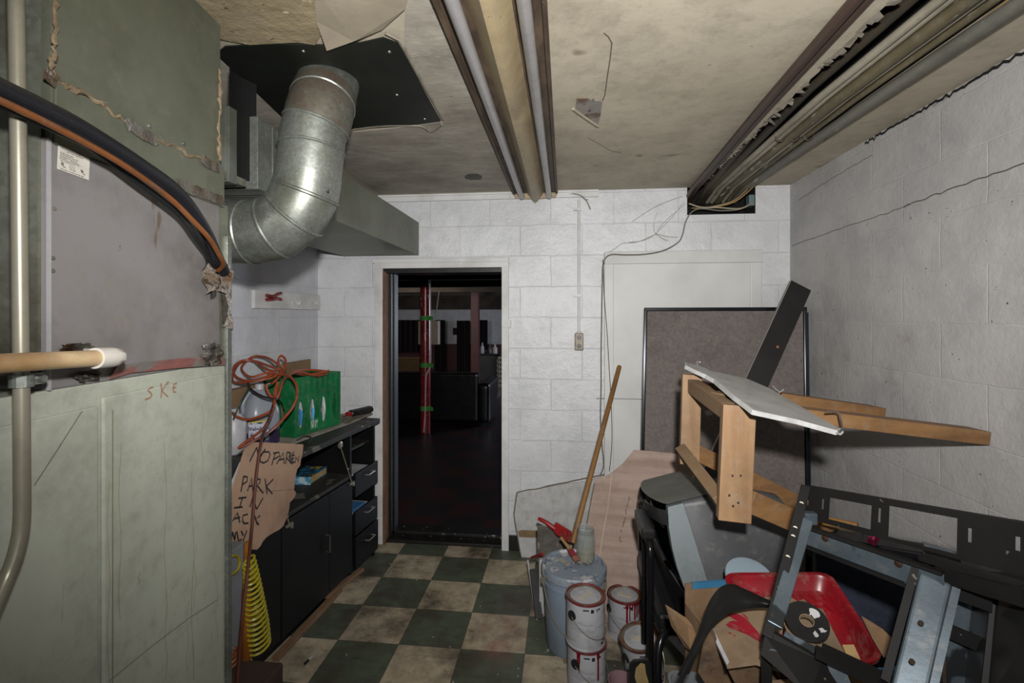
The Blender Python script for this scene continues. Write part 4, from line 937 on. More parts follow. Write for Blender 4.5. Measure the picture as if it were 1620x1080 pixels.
t = thing('spray_can', 'black spray can with a red tip lying at the doorway end of the sideboard', 'spray can', (a + c) / 2 - V((0, 0, .026)))
MB().tube([a + ax * .025, a + ax * .03, c - ax * .05], [.02, .0255, .0255], 20).build('body', mat('can_black', '1a1a1b', .35, col2='35332b', scale=20, lo=.55, hi=.6), t)
MB().tube([a, a + ax * .025], .018, 18).build('red_tip', M_redplastic, t); MB().tube([c - ax * .05, c], [.024, .023], 18).build('cap', mat('can_cap', '101010', .4), t)
b = MB(); a = V((-1.52, PX(540, 640, -1.52).y, CT)); c = PX(566, 628, -1.47)
b.prism([PY(x, y, a.y + .05) for x, y in ((537, 655), (537, 636), (548, 626), (560, 622), (566, 625), (558, 638), (548, 652))], (0, .04, 0)); o = b.build('foam_wedge', mat('crusty_foam', '6d6250', .9, col2='57412f', scale=10, lo=.4, hi=.6, bump=.5, bscale=30)); o.location.z = CT + .005; tag(o, 'crusty brown wedge of foam leaning behind the spray can', 'foam')

# sign of torn cardboard
def sg(x, y, d=0): return PC(350 + x / 4.32, 650 + y / 4.32, .038 + d)
poly = [(150, 300), (185, 212), (330, 216), (460, 222), (562, 228), (556, 290), (546, 330), (540, 372), (520, 398), (512, 430), (505, 480), (498, 540), (512, 556), (505, 585), (486, 610), (470, 625), (462, 680), (448, 730), (425, 785), (400, 808), (345, 838), (310, 862), (285, 890), (270, 920), (245, 948), (160, 940), (30, 930), (30, 700), (100, 460), (135, 350)]
t = thing('cardboard_sign', 'torn brown cardboard sign hand-lettered in black, hung on the sideboard front', 'sign', sg(250, 940))
M_sign = mat('sign_cardboard', '9c7f69', .9, col2='8a6e59', scale=4, bump=.08, bscale=20, spots=[('5e4736', .69, 9, (1, 1, 1)), ('9a8170', .7, 5, (1, 1, 1))])
b = MB(); b.prism([sg(*p) for p in poly], (-.004, 0, 0)); b.build('board', M_sign, t)
b = MB(); b.ribbon([sg(x, y, .0006) for x, y in ((215, 545), (370, 545), (500, 535))], .002, (1, 0, 0)); b.build('fold_crease', mat('crease', '6a503c', .9), t)
st = [[(195, 345), (243, 248)], [(243, 248), (258, 330)], [(258, 330), (303, 258)], [(292, 272), (268, 305), (266, 345), (290, 355), (318, 340), (335, 300), (325, 278), (292, 280)], [(345, 370), (372, 280)], [(355, 288), (395, 282), (402, 305), (360, 330)],
      [(378, 362), (425, 285), (430, 362)], [(392, 335), (432, 326)], [(440, 362), (450, 280)], [(450, 280), (476, 286), (470, 312), (445, 320), (487, 362)], [(472, 358), (468, 286)], [(498, 275), (470, 320), (497, 355)], [(486, 302), (480, 356), (502, 346)], [(484, 326), (498, 322)], [(484, 304), (502, 300)], [(505, 356), (508, 312), (528, 345), (532, 305)],
      [(135, 552), (155, 440)], [(150, 446), (178, 450), (178, 480), (146, 502)], [(180, 548), (207, 458), (218, 548)], [(190, 515), (215, 510)], [(238, 552), (245, 460)], [(245, 460), (268, 470), (262, 495), (243, 505), (288, 562)], [(300, 460), (314, 568)], [(356, 466), (307, 516)], [(307, 516), (350, 566)],
      [(118, 596), (172, 590)], [(146, 592), (126, 656)], [(88, 661), (146, 655)], [(195, 657), (217, 590)], [(217, 590), (242, 672)], [(242, 672), (286, 594)],
      [(36, 765), (48, 700)], [(48, 700), (68, 712), (46, 730), (68, 746), (38, 762)], [(78, 752), (110, 694), (128, 762)], [(92, 736), (130, 725)], [(182, 704), (148, 714), (146, 750), (156, 768), (186, 766)], [(225, 708), (247, 776)], [(268, 714), (232, 740), (258, 778)],
      [(70, 880), (76, 825)], [(76, 825), (94, 882)], [(94, 882), (98, 828)], [(106, 820), (118, 886), (142, 876)], [(136, 818), (152, 852)], [(176, 814), (140, 918)]]
b = MB()
for s_ in st: b.ribbon([sg(x, y, .0007) for x, y in s_], .0075, (1, 0, 0))
b.build('hand_lettering', mat('marker_black', '15120f', .6), t)
# white strip leaning beside the sign
b = MB(); b.prism([PC(x, y, .022) for x, y in ((362, 770), (379, 731), (385, 740), (369, 784), (362, 800))], (.008, 0, 0)); tag(b.build('plastic_strip', M_paper), 'white plastic strip leaning left of the cardboard sign', 'strip')

# orange extension cord heaped on crate and jug
def ec(x, y, s): return P(360 + x / 5.4, 560 + y / 5.4, s)
pts = [ec(870, 140, 2.78), ec(760, 165, 2.75), ec(640, 175, 2.68), ec(560, 150, 2.6), ec(700, 135, 2.74), ec(850, 150, 2.80), ec(770, 185, 2.72), ec(620, 155, 2.62), ec(520, 180, 2.5), ec(470, 240, 2.42), ec(445, 320, 2.38), ec(420, 380, 2.36), ec(375, 370, 2.36), ec(330, 270, 2.37), ec(400, 235, 2.4), ec(480, 140, 2.5), ec(495, 50, 2.56), ec(455, 15, 2.58), ec(430, 70, 2.55), ec(450, 130, 2.5),
       ec(350, 100, 2.52), ec(240, 60, 2.56), ec(130, 55, 2.54), ec(55, 110, 2.48), ec(70, 190, 2.42), ec(180, 230, 2.4), ec(300, 205, 2.43), ec(420, 150, 2.5), ec(330, 130, 2.52), ec(200, 50, 2.58), ec(90, 90, 2.52), ec(40, 220, 2.42), ec(120, 245, 2.4), ec(260, 225, 2.4), ec(390, 195, 2.44), ec(460, 130, 2.5), ec(360, 40, 2.58), ec(240, 18, 2.6), ec(160, 60, 2.56), ec(120, 130, 2.5), ec(200, 195, 2.44), ec(340, 160, 2.46), ec(440, 170, 2.45),
       ec(530, 190, 2.44), ec(585, 260, 2.42), ec(595, 350, 2.40), ec(560, 450, 2.38), ec(470, 560, 2.34), ec(350, 670, 2.22), ec(230, 735, 2.05), ec(110, 800, 1.92), ec(130, 770, 1.92), ec(280, 660, 2.05), ec(330, 600, 2.16), ec(380, 500, 2.3), ec(400, 400, 2.35), ec(430, 240, 2.4), ec(400, 330, 2.37), ec(385, 470, 2.3), ec(200, 555, 2.3), ec(80, 535, 2.3), ec(45, 500, 2.32)]
M_cord = mat('orange_cord', '8f3f20', .4, col2='6f2f18', scale=6, spots=[('46200f', .66, 14, (1, 1, 1))])
t = thing('extension_cord', 'orange extension cord heaped over the green crate and purple jug, one strand hanging down', 'cord', PZ(420, 640, CT))
b = MB(); b.tube(catmull(pts, 6), .0062, 8); b.build('coil', M_cord, t)
pts = [ec(400, 400, 2.35), ec(350, 560, 2.2), ec(320, 640, 2.12)] + [PX(x, y, X) for x, y, X in ((413, 700, -1.21), (405, 755, -1.20), (399, 830, -1.18), (392, 900, -1.125), (384, 970, -1.105), (378, 1040, -1.1), (374, 1100, -1.09))]
b = MB(); b.tube(catmull(pts, 6), .0058, 8); b.build('hanging_strand', mat('grimy_cord', '532a1c', .5, col2='3d1e14', scale=8), t)
b = MB(); b.tube(catmull([ec(175, 245, 2.38), ec(200, 300, 2.36), ec(300, 360, 2.34), ec(420, 385, 2.34), ec(450, 370, 2.36)], 5), .005, 8); b.build('cord_tie', mat('black_tie', '241d1d', .5), t)
b = MB(); b.tube(catmull([PX(180 / 5.4 + 360, 290 / 5.4 + 560, -1.5), ec(120, 400, 2.32), ec(75, 490, 2.3), ec(50, 560, 2.3)], 5), .004, 6); tag(b.build('cable', mat('green_wire', '2d3d30', .5)), 'thin dark green wire drooping over the left of the purple jug', 'cable')
b = MB(); b.tube(catmull([PZ(x, y, CT + .008) for x, y in ((470, 696), (482, 690), (492, 692), (489, 700), (480, 700))], 5), .004, 6); tag(b.build('cable', mat('black_wire', '121212', .5)), 'short black wire loop on the sideboard edge in front of the crate', 'cable')

# grey metal box, coil hose, brown box, floor strips
M_gbox = mat('grey_metal_box', '74767a', .5, col2='66676a', scale=5, spots=[('4a4038', .72, 20, (1, 1, 1))])
gx = -1.235; gy = PX(389, 900, gx).y
t = tag(MB().bx((gx - .05, gy - .25, 0), (gx, gy, PX(380, 862, gx).z)).build('metal_box', M_gbox, bevel=.004), 'narrow grey metal box standing between the furnace and the sideboard', 'box')
b = MB(); XH = -1.17; n = 19 * 16; pts = []
for i in range(n + 1):
    f = i / n; A = 2 * math.pi * 19 * f; px = 393 + 17 * f ** .8; py = 884 + 142 * f
    c = PX(px, py, XH); r = .022 + .026 * min(1, f * 1.3); pts.append(c + V((.75 * r * math.sin(A), -r * math.cos(A) * .95, -.012 * math.cos(A))))
b.tube(pts, .0048, 7); t = tag(b.build('coiled_hose', mat('yellow_hose', '9b9020', .35, col2='8a7f18', scale=6)), 'yellow coiled air hose hanging beside the grey metal box', 'hose')
b = MB(); b.tube(catmull([PX(x, y, gx + .02) for x, y in ((366, 880), (374, 878), (379, 886), (378, 897), (372, 905), (366, 908))], 4), .0048, 7); b.build('hose_end', bpy.data.materials['yellow_hose'], t)
bz = .262; c0 = PZ(372, 1052, bz); c1_ = PZ(446, 1050, bz)
tag(MB().bx((c0.x + .0, c0.y - .3, 0), (c1_.x, c1_.y + .01, bz)).build('wooden_box', mat('dark_brown_box', '3a2a22', .8, col2='2a1e18', scale=4, stretch=(1, 1, 5), bump=.2), bevel=.008), 'dark brown wooden box on the floor below the yellow hose', 'box')
M_or = mat('brown_hose', '7b3f1d', .4, col2='5a2c14', scale=8)
b = MB(); c = PZ(382, 1032, bz + .012)
for k in range(3): b.tube([c + V((.03 * math.cos(A) - .01, .035 * math.sin(A) - .05, .004 + k * .013 + .006 * math.sin(2 * A + k))) for A in [2 * math.pi * i / 20 for i in range(20)]], .007, 8, closed=True)
tag(b.build('hose_coil', M_or), 'small coil of brown hose on the dark wooden box', 'hose')
b = MB(); cb_ = V((-1.19, gy - .06, 0)); b.lathe([(.016, 0), (.018, .01), (.018, .5), (.014, .55), (.01, .70)], cb_, 16); tag(b.build('copper_tube', mat('copper_dull', '7d4a1f', .4, metal=.3, col2='a5661f', scale=5)), 'dull copper tube standing behind the yellow hose', 'tube')
M_strip = mat('raw_strip', '7a5c42', .7, col2='674b34', scale=6, stretch=(3, .4, 3))
a, c = PZ(436, 1046, .0), PZ(538, 935, .0); b = MB(); b.beam(a + V((0, 0, .011)), c + V((0, 0, .011)), .034, .022); tag(b.build('wood_strip', M_strip, bevel=.002), 'nearer bare wood strip lying on the floor along the sideboard', 'wood strip', 'wood strips along the sideboard')
a, c = PZ(512, 953, .0), PZ(569, 902, .0); b = MB(); b.beam(a + V((.010, .0, .031)), c + V((.014, 0, .009)), .034, .018); tag(b.build('wood_strip', M_strip, bevel=.002), 'further bare wood strip on the floor by the doorway end of the sideboard', 'wood strip', 'wood strips along the sideboard')
a, c = PZ(482, 1050, .006), PZ(494, 1038, .006); t = thing('pen', 'small dark pen with a pale tip on the floor tiles', 'pen', (a + c) / 2); MB().tube([a, a + (c - a) * .5], .005, 8).build('barrel', M_black, t); MB().tube([a + (c - a) * .5, c], [.004, .003], 8).build('tip', M_paper, t)
# paint chips and plaster crumbs over the floor
r2 = random.Random(21); b = MB()
for i in range(80):
    x = r2.uniform(-1.2, .35); y = r2.uniform(1.6, 3.1); s_ = r2.uniform(.002, .006) * (2 if r2.random() < .08 else 1)
    if r2.random() < .4: x = r2.uniform(-.1, .2); y = r2.uniform(1.8, 2.3)
    A = r2.uniform(0, 6); b.prism([(x + s_ * math.cos(A + k) * r2.uniform(.6, 1.2), y + s_ * math.sin(A + k) * r2.uniform(.6, 1.2), .0005) for k in (0, 1.7, 3.1, 4.6)], (0, 0, r2.uniform(.001, .004)))
tag(b.build('plaster_crumbs', mat('crumbs', '8f8a80', .9)), 'white plaster crumbs and paint chips scattered on the checkered floor', 'debris', kind='stuff')
# ================================================================== RIGHT SIDE
def plane_pt(px, py, p0, n):
    r = ray(px, py); return O + r * ((V(p0) - O).dot(n) / r.dot(n))
# broken ceiling tile leaning on the wall
n_ = V((0, -1, -.06)).normalized(); p0 = V((0, D - .03, .5))
n_ = V((0, -1, .12)).normalized()
tp = [(818, 778), (840, 775), (870, 770), (900, 765), (932, 761), (975, 745), (975, 895), (850, 889), (826, 888), (820, 850), (813, 812), (814, 800), (819, 788)]
PT = lambda x, y, d=0: plane_pt(x, y, p0 + n_ * d, n_)
zoff = min(PT(x, y).z for x, y in tp)
t = thing('ceiling_tile', 'broken white speckled ceiling tile leaning on the block wall right of the doorway', 'tile', PT(850, 885))
b = MB(); b.prism([PT(*p) for p in tp], -n_ * .014); b.build('board', mat('tile_white', 'adadab', .85, col2='a09f9c', scale=12, bump=.3, bscale=40, spots=[('5a564e', .70, 40, (1, 1, 1))]), t)
b = MB(); b.prism([PT(x, y, .001) for x, y in ((819, 840), (826, 838), (850, 839), (852, 850), (836, 850), (821, 849))], n_ * .001); b.build('bare_patch', mat('tan_backing', '6f5c40', .9, col2='7d6a4e', scale=20), t)
b = MB(); b.ribbon(jag(PT(818, 779, .001), PT(975, 746, .001), 16, .003, 2, nrm=(0, 0, 1)), .007, n_); b.ribbon(jag(PT(818, 779, .001), PT(813, 812, .001), 5, .003, 3, nrm=(1, 0, 0)), .008, n_); b.ribbon(jag(PT(813, 812, .001), PT(826, 888, .001), 7, .004, 4, nrm=(1, 0, 0)), .006, n_); b.build('torn_edge', mat('torn_edge', '5f5444', .9), t)

# grey fabric partition panel
T1 = PY(1019, 487, 3.04); T2 = PY(1275, 490, 2.94)
wv = T2 - T1; wv.z = 0
B1 = V((PY(1009, 800, 2.86).x, 2.86, 0)); hv = T1 - B1; hv_n = hv.normalized(); nn = hv.cross(wv).normalized()
if nn.y > 0: nn = -nn
t = thing('partition_panel', 'grey fabric partition panel in a black metal frame leaning by the painted door', 'panel', B1 + wv / 2)
W_ = wv.length; wn = wv.normalized(); Hh = hv.length
M_fab = mat('grey_fabric', '6a625e', .95, col2='5c5552', scale=60, stretch=(1, 1, 1), detail=3, lo=.35, hi=.65, bump=.25, bscale=160)
M_blkm = mat('black_frame_metal', '1d2024', .22, metal=.6)
b = MB(); q = lambda u, v, d=0: B1 + wn * u + hv_n * v + nn * d
b.hexa([q(.02, .02, .012), q(W_ - .02, .02, .012), q(W_ - .02, Hh - .02, .012), q(.02, Hh - .02, .012)], [q(.02, .02, -.02), q(W_ - .02, .02, -.02), q(W_ - .02, Hh - .02, -.02), q(.02, Hh - .02, -.02)]); b.build('fabric', M_fab, t)
for u0, u1, v0, v1 in ((0, .017, 0, Hh), (W_ - .017, W_, 0, Hh), (0, W_, Hh - .022, Hh), (0, W_, 0, .02)):
    b = MB(); b.hexa([q(u0, v0, .02), q(u1, v0, .02), q(u1, v1, .02), q(u0, v1, .02)], [q(u0, v0, -.03), q(u1, v0, -.03), q(u1, v1, -.03), q(u0, v1, -.03)]); b.build('frame', M_blkm, t, bevel=.004)
b = MB(); b.hexa([q(W_ + .001, 0, .004), q(W_ + .012, 0, .004), q(W_ + .012, Hh - .03, .004), q(W_ + .001, Hh - .03, .004)], [q(W_ + .001, 0, -.02), q(W_ + .012, 0, -.02), q(W_ + .012, Hh - .03, -.02), q(W_ + .001, Hh - .03, -.02)]); b.build('edge_channel', M_blkm, t)

# black shelf plank leaning in the corner
p0_, p1_ = P(1266, 452, 2.70), P(1090, 838, 2.36)
t = thing('plank', 'black plank leaning in the corner in front of the grey fabric panel', 'plank', p1_)
d_ = (p1_ - p0_).normalized(); upv = (O - p0_).normalized() + V((.35, 0, 0)); 
b = MB(); b.beam(p0_, p1_, .118, .02, up=upv); b.build('board', mat('black_plank', '1a1919', .5, col2='121111', scale=6, spots=[('8d8d8b', .74, 40, (1, 1, 1))]), t, bevel=.001)
side = d_.cross(upv).normalized(); u2 = side.cross(d_)
b = MB(); sgn = 1 if (side.x < 0) else -1
b.beam(p0_ + side * sgn * .0595, p1_ + side * sgn * .0595, .002, .020, up=upv); b.build('edge_band', mat('plank_edge', '8b867e', .7), t)
kc = P(1234, 550, 2.6) ; 
kk = p0_ + (p1_ - p0_) * .27; MB().lathe([(.008, 0), (.007, .002)], kk + u2 * .0105 + side * (-sgn) * .02, 10, R=u2.to_track_quat('Z', 'Y').to_matrix()).build('rust_spot', mat('rust_spot', '8a5a33', .8), t)

# timber frame
M_pine = mat('pine', '86694a', .6, col2='735639', scale=7, stretch=(3, 3, .3), lo=.35, hi=.65, bump=.1, bscale=20, spots=[('5f3c1f', .72, 7, (1.5, 1.5, .8))])
M_pineh = mat('pine_rail', '7d5c38', .6, col2='68492b', scale=5, stretch=(.5, 2.5, 4), lo=.35, hi=.65, bump=.1, bscale=20, spots=[('55371c', .72, 8, (.7, 1.5, 1.5))])
M_pineg = mat('darker_pine', '67533b', .7, col2='68523a', scale=5, stretch=(2, .6, 2), lo=.35, hi=.65, bump=.1, bscale=20)  # darker pine for the filler block, top and lower rails
t = thing('timber_frame', 'bench-like frame of pine two-by-fours jammed against the right wall', 'timber frame', P(1130, 780, 1.6))
fwd = V((-.1, -1, 0))
L1a, L1b = P(1168, 640, 1.49), P(1160, 822, 1.49); L2a, L2b = P(1094, 592, 1.86), P(1090, 733, 1.86)
b = MB(); b.beam(L1a, L1b, .094, .04, up=fwd); l1 = b.build('leg', M_pine, t, bevel=.003)
b = MB(); b.beam(L2a, L2b, .070, .04, up=fwd); b.build('leg', M_pine, t, bevel=.003)
for x, y in ((1154, 783), (1160, 800), (1168, 795), (1159, 752), (1172, 752)): MB().lathe([(.0035, 0), (.003, .0015)], P(x, y, 1.463), 8, R=Matrix.Rotation(math.radians(90), 3, 'X')).build('screw', M_bpipe, l1)
b = MB(); a, c = P(1090, 606, 1.89), P(1152, 650, 1.52); b.beam(a, c, .04, .052); b.build('top_rail', M_pineg, t, bevel=.003)
b = MB(); b.beam(P(1131, 630, 1.66), P(1150, 634, 1.62), .05, .05); b.build('filler_block', M_pineg, t, bevel=.003)
b = MB(); a, c = P(1083, 718, 1.85), P(1146, 800, 1.52); b.beam(a, c, .04, .085, up=(-.5, -.4, .8)); b.build('lower_rail', M_pineg, t, bevel=.003)
b = MB(); b.beam(P(1186, 645, 1.60), PX(1547, 689, XR - .01), .085, .045); lr = b.build('long_rail', M_pineh, t, bevel=.003)
b = MB(); b.beam(P(1112, 612, 1.90), P(1387, 651, 2.0), .085, .044); b.build('long_rail', M_pineh, t, bevel=.003)
b = MB(); b.beam(P(1095, 712, 1.88), P(1282, 806, 2.02), .05, .062); b.build('brace', M_pineh, t, bevel=.003)
b = MB(); b.beam(P(1180, 790, 1.53), P(1330, 856, 1.66), .05, .07); b.build('brace', M_pineh, t, bevel=.003)
b = MB(); b.tube(catmull([P(1306, 651, 1.50), P(1325, 651, 1.50), P(1329, 660, 1.49), P(1332, 675, 1.50)], 4), .003, 6); b.build('tie_wire', mat('tie_wire', '4a4038', .6), lr)

# broken plasterboard on top
r1, r2_, cc = P(1093, 583, 1.86), P(1168, 634, 1.49), P(1327, 684, 1.39)
n_ = (r2_ - r1).cross(cc - r1).normalized()
if n_.z < 0: n_ = -n_
S_ = lambda x, y, d=0: plane_pt(x, y, r1, n_) + n_ * d
pts = [(1083, 577), (1100, 581), (1116, 586), (1122, 590), (1165, 599), (1182, 603), (1214, 617), (1250, 638), (1290, 662), (1327, 683), (1322, 686), (1260, 669), (1190, 654), (1180, 646), (1160, 631), (1145, 618), (1130, 605), (1116, 597), (1100, 590), (1084, 582)]
t = thing('plasterboard', 'broken piece of white plasterboard resting on the timber frame', 'plasterboard', S_(1180, 640))
b = MB(); b.prism([S_(*p) for p in pts], n_ * .010); b.build('sheet', mat('board_face', '8e8c89', .9, col2='858380', scale=8), t)
b = MB(); M_gyp = mat('gypsum', 'a9a9a7', .9, col2='9a9a98', scale=20)
for seg in (((1083, 577), (1084, 582), (1100, 590), (1116, 597), (1130, 605), (1145, 618), (1160, 631), (1180, 646), (1190, 654)), ((1190, 654), (1260, 669), (1322, 686), (1327, 683))):
    for a, c in zip(seg, seg[1:]):
        va, vc = S_(*a, -.003), S_(*c, -.003); o_ = (va - vc).cross(n_).normalized() * .0025
        if o_.dot(O - va) < 0: o_ = -o_
        b.hexa([va + o_, vc + o_, vc - o_, va - o_], [va + o_ + n_ * .014, vc + o_ + n_ * .014, vc - o_ + n_ * .014, va - o_ + n_ * .014])
b.build('gypsum_edge', M_gyp, t)
for a, m_, c in (((1322, 686), (1328, 690), (1331, 689)), ((1104, 582), (1102, 574), (1106, 577)), ((1222, 612), (1232, 622), (1238, 621))):
    b = MB(); b.tube(catmull([S_(*a, .004), S_(*m_, .006), S_(*c, .012)], 3), .003, 5); b.build('paper_curl', M_gyp, t)

# brown corrugated sheet leaning
n_ = V((-.15, -1, .42)).normalized(); p0 = V((.5, 2.80, 1.0)); cs_ = [(942, 757), (964, 750), (985, 733), (1003, 711), (1025, 713), (1085, 719), (1120, 800), (1120, 985), (905, 985), (925, 850)]
pp = [plane_pt(x, y, p0, n_) for x, y in cs_]
t = thing('corrugated_sheet', 'large brown sheet of corrugated cardboard leaning behind the paint bucket', 'cardboard', plane_pt(1000, 980, p0, n_))
M_corr = mat('corrugated', '98857a', .9, col2='857166', scale=4, lo=.4, hi=.65, stretch=(.4, .4, 5), bump=.5, bscale=60, bstretch=(1, .3, .1), spots=[('57483b', .68, 5, (.6, 1, 3))])
b = MB(); b.prism(pp, -n_ * .004); b.build('sheet', M_corr, t)
b = MB(); b.ribbon([plane_pt(x, y, p0 + n_ * .001, n_) for x, y in ((968, 750), (962, 800), (953, 850), (945, 905))], .006, n_); b.build('pale_fold', mat('pale_fold', 'a39181', .9), t)
b = MB(); g = lambda *k: b.ribbon([plane_pt(800 + x / 3.175, 560 + y / 3.175, p0 + n_ * .001, n_) for x, y in k], .004, n_)
g((578, 915), (572, 925), (575, 942), (585, 940)); g((580, 880), (582, 895)); g((588, 870), (592, 840)); g((596, 850), (598, 820), (606, 830)); g((604, 805), (602, 780), (612, 782)); g((608, 770), (614, 745)); g((618, 740), (620, 715), (628, 730)); b.build('pencil_marks', mat('pencil', '51443a', .9), t)

# CRT television
C0 = P(1057, 799, 1.80)
wd = V((-.02, .985, -.155)).normalized(); ud = V((-.27, .14, .94)).normalized(); dd = wd.cross(ud).normalized()
if dd.x < 0: dd = -dd
ud = dd.cross(wd).normalized(); 
if ud.z < 0: ud = -ud
TW, TH = .50, .43
def tv(w, u, d): return C0 + wd * w - ud * u + dd * d
M_tv = mat('dark_grey_plastic', '4a4b4d', .5, col2='424345', scale=3, bump=.06, bscale=60, spots=[('66676a', .74, 25, (1, 1, 1))])
M_tvtop = mat('dusty_tv_top', '93938c', .7, col2='77746c', scale=3, lo=.35, hi=.7, spots=[('8c8b86', .72, 22, (1, 1, 1))])
M_silver = mat('silver_plastic', '7d8587', .35, metal=.3, col2='7b8385', scale=3)
t = thing('television', 'old silver and dark grey tube television tipped on the black armchair', 'television', tv(TW / 2, TH, .2))
def rr_(w0, w1, u0, u1, d, r=.03, n=4):
    out = []
    for cx, cy, a0 in ((w1 - r, u0 + r, -90), (w1 - r, u1 - r, 0), (w0 + r, u1 - r, 90), (w0 + r, u0 + r, 180)):
        for k in range(n + 1): A = math.radians(a0 + 90 * k / n); out.append(tv(cx + r * math.cos(A), cy + r * math.sin(A), d))
    return out
def loftw(secs):
    b = MB(); b.sm = True; rings = [[b.bm.verts.new(p) for p in s_] for s_ in secs]; n = len(rings[0])
    for A, B in zip(rings, rings[1:]):
        for i in range(n): b.bm.faces.new((A[i], A[(i + 1) % n], B[(i + 1) % n], B[i]))
    b.bm.faces.new(rings[0][::-1]); b.bm.faces.new(rings[-1]); return b
loftw([rr_(.004, TW - .004, .004, TH, .052, .02), rr_(0, TW, 0, TH, .06, .02), rr_(.006, TW - .006, .006, TH, .17, .03), rr_(.03, TW - .03, .02, TH - .01, .20, .04), rr_(.06, TW - .06, .06, TH - .04, .36, .05), rr_(.10, TW - .10, .10, TH - .08, .44, .05), rr_(.12, TW - .12, .13, TH - .1, .455, .04)]).build('rear_shell', M_tv, t)
b = MB()
def bez(w0, w1, u0, u1, d0, d1):
    n = 6; f = lambda u: -.035 * math.sin(math.pi * (u / TH)) ** .8 if 0 < u < TH else 0
    for i in range(n):
        ua, ub = u0 + (u1 - u0) * i / n, u0 + (u1 - u0) * (i + 1) / n
        b.hexa([tv(w0, ua, d0 + f(ua)), tv(w1, ua, d0 + f(ua)), tv(w1, ub, d0 + f(ub)), tv(w0, ub, d0 + f(ub))], [tv(w0, ua, d1), tv(w1, ua, d1), tv(w1, ub, d1), tv(w0, ub, d1)])
bez(0, .035, .006, TH, .0, .055); bez(TW - .035, TW, .006, TH, .0, .055); bez(0, TW, TH - .07, TH, .0, .055)
b.build('front_bezel', M_silver, t)
b = MB(); b.grid(lambda u, v: tv(TW * u, .0, .0 - .045 * math.sin(math.pi * u) ** .7 + (.175 + .045 * math.sin(math.pi * u) ** .7) * v) - ud * (-.004 - .006 * math.sin(math.pi * u)), 16, 6, .006); 
b.build('top_cover', M_tvtop, t)
b = MB(); b.grid(lambda u, v: tv(.03 + (TW - .06) * u, .012 + (TH - .08) * v, .02 - .05 * math.sin(math.pi * u) ** .6 * (.3 + .7 * math.sin(math.pi * v)) - .012), 16, 12, .004); b.build('screen', mat('tv_glass', '0d0e10', .06, spec=.7), t)
b = MB(); b.grid(lambda u, v: tv(.0 + TW * u, .015 + .06 * v, -.012 - .045 * math.sin(math.pi * u) ** .7), 16, 2, .012); b.build('upper_lip', M_tv, t)

# black tubular armchair carrying the television
M_pad = mat('black_vinyl_pad', '1b1a1b', .35, col2='131213', scale=6, bump=.08, bscale=30)
M_blk = mat('black_tube', '1c1c1e', .2, metal=.5)
t = thing('armchair', 'black vinyl armchair with tubular frame under the television', 'chair', (.6, 2.1, 0))
ax_ = PX(1017, 832, .305)
ay0, ay1 = 1.86, 2.06; az = P(1017, 838, 1.86).z
for x in (.315, .955): MB().bx((x - .026, ay0, az - .02), (x + .026, ay1, az + .022)).build('armrest', M_pad, t, bevel=.012, seg=3)
for x in (.318, .955):
    b = MB(); b.tube(catmull([(x, ay0 + .06, az - .03), (x, ay0 + .01, az - .032), (x, ay0 - .012, az - .06), (x, ay0 - .014, az - .12), (x, ay0 - .012, .3), (x, ay0 - .01, .012)], 5), .0135, 12); b.build('leg', M_blk, t)
    b = MB(); b.tube([(x + .01, ay1 - .03, az - .02), (x + .01, ay1 - .02, .3), (x + .01, ay1 + .02, .012)], .0125, 12); b.build('leg', M_blk, t)
MB().bx((.345, 1.84, .36), (.925, 2.36, .44)).build('seat', M_pad, t, bevel=.025, seg=3)
b = MB(); b.hexa([(.36, 2.40, .40), (.91, 2.40, .40), (.91, 2.46, .40), (.36, 2.46, .40)], [(.36, 2.42, .64), (.91, 2.42, .64), (.91, 2.48, .64), (.36, 2.48, .64)]); b.build('backrest', M_pad, t, bevel=.02, seg=3)
b = MB(); b.grid(lambda u, v: V((.352 + .07 * math.sin(v * 1.5), 1.82 + .5 * u, az - .05 - (az - .40) * v)) , 4, 8, .02); b.build('side_panel', M_pad, t)
b = MB(); b.tube(catmull([P(1041, 1095, 1.68), P(1041, 1050, 1.70), P(1043, 1022, 1.72), P(1050, 1003, 1.74), P(1062, 999, 1.76), P(1078, 1001, 1.80), P(1092, 1012, 1.86)], 5), .0135, 12); b.build('bent_tube', M_blk, t)

# ---- bucket, cans and small stuff
def px_base(px, s, z=0):
    p = P(px, 900, s); p.z = z; return p
M_bucket = mat('blue_grey_bucket', '74808d', .4, col2='6a7683', scale=3, spots=[('a9adb3', .70, 12, (1, 1, .6))])
bc = px_base(908, 2.30)
t = thing('bucket', 'light blue five-gallon bucket with a paint-smeared lid', 'bucket', bc)
MB().lathe([(.128, 0), (.132, .006), (.143, .30), (.150, .302), (.150, .312), (.145, .314), (.146, .335), (.146, .352)], bc, 44).build('body', M_bucket, t)
MB().lathe([(.150, .336), (.154, .340), (.154, .366), (.149, .374), (.140, .374), (.136, .362), (.0, .360)], bc, 44, cap=False).build('lid', mat('bucket_lid', '76828e', .45, col2='6d7680', scale=5, lo=.4, hi=.65, spots=[('a5a6a6', .58, 9, (1, 1, 1)), ('4d565e', .60, 22, (1, 1, 1))]), t)
b = MB(); r2 = random.Random(9)
for A, l in ((-2.0, .03), (-1.75, .05), (-1.45, .045), (-1.1, .07), (-.95, .04), (-.6, .03), (-2.4, .04)):
    w = r2.uniform(.012, .03); b.grid(lambda u, v, A=A, l=l, w=w: bc + V(((.1548) * math.cos(A + (u - .5) * w / .15 * (1 - .5 * v)), .1548 * math.sin(A + (u - .5) * w / .15 * (1 - .5 * v)), .368 - l * v * .7)), 4, 4, .0012)
b.build('paint_drip', mat('white_drip', 'b0b0ae', .5), t)
b = MB()
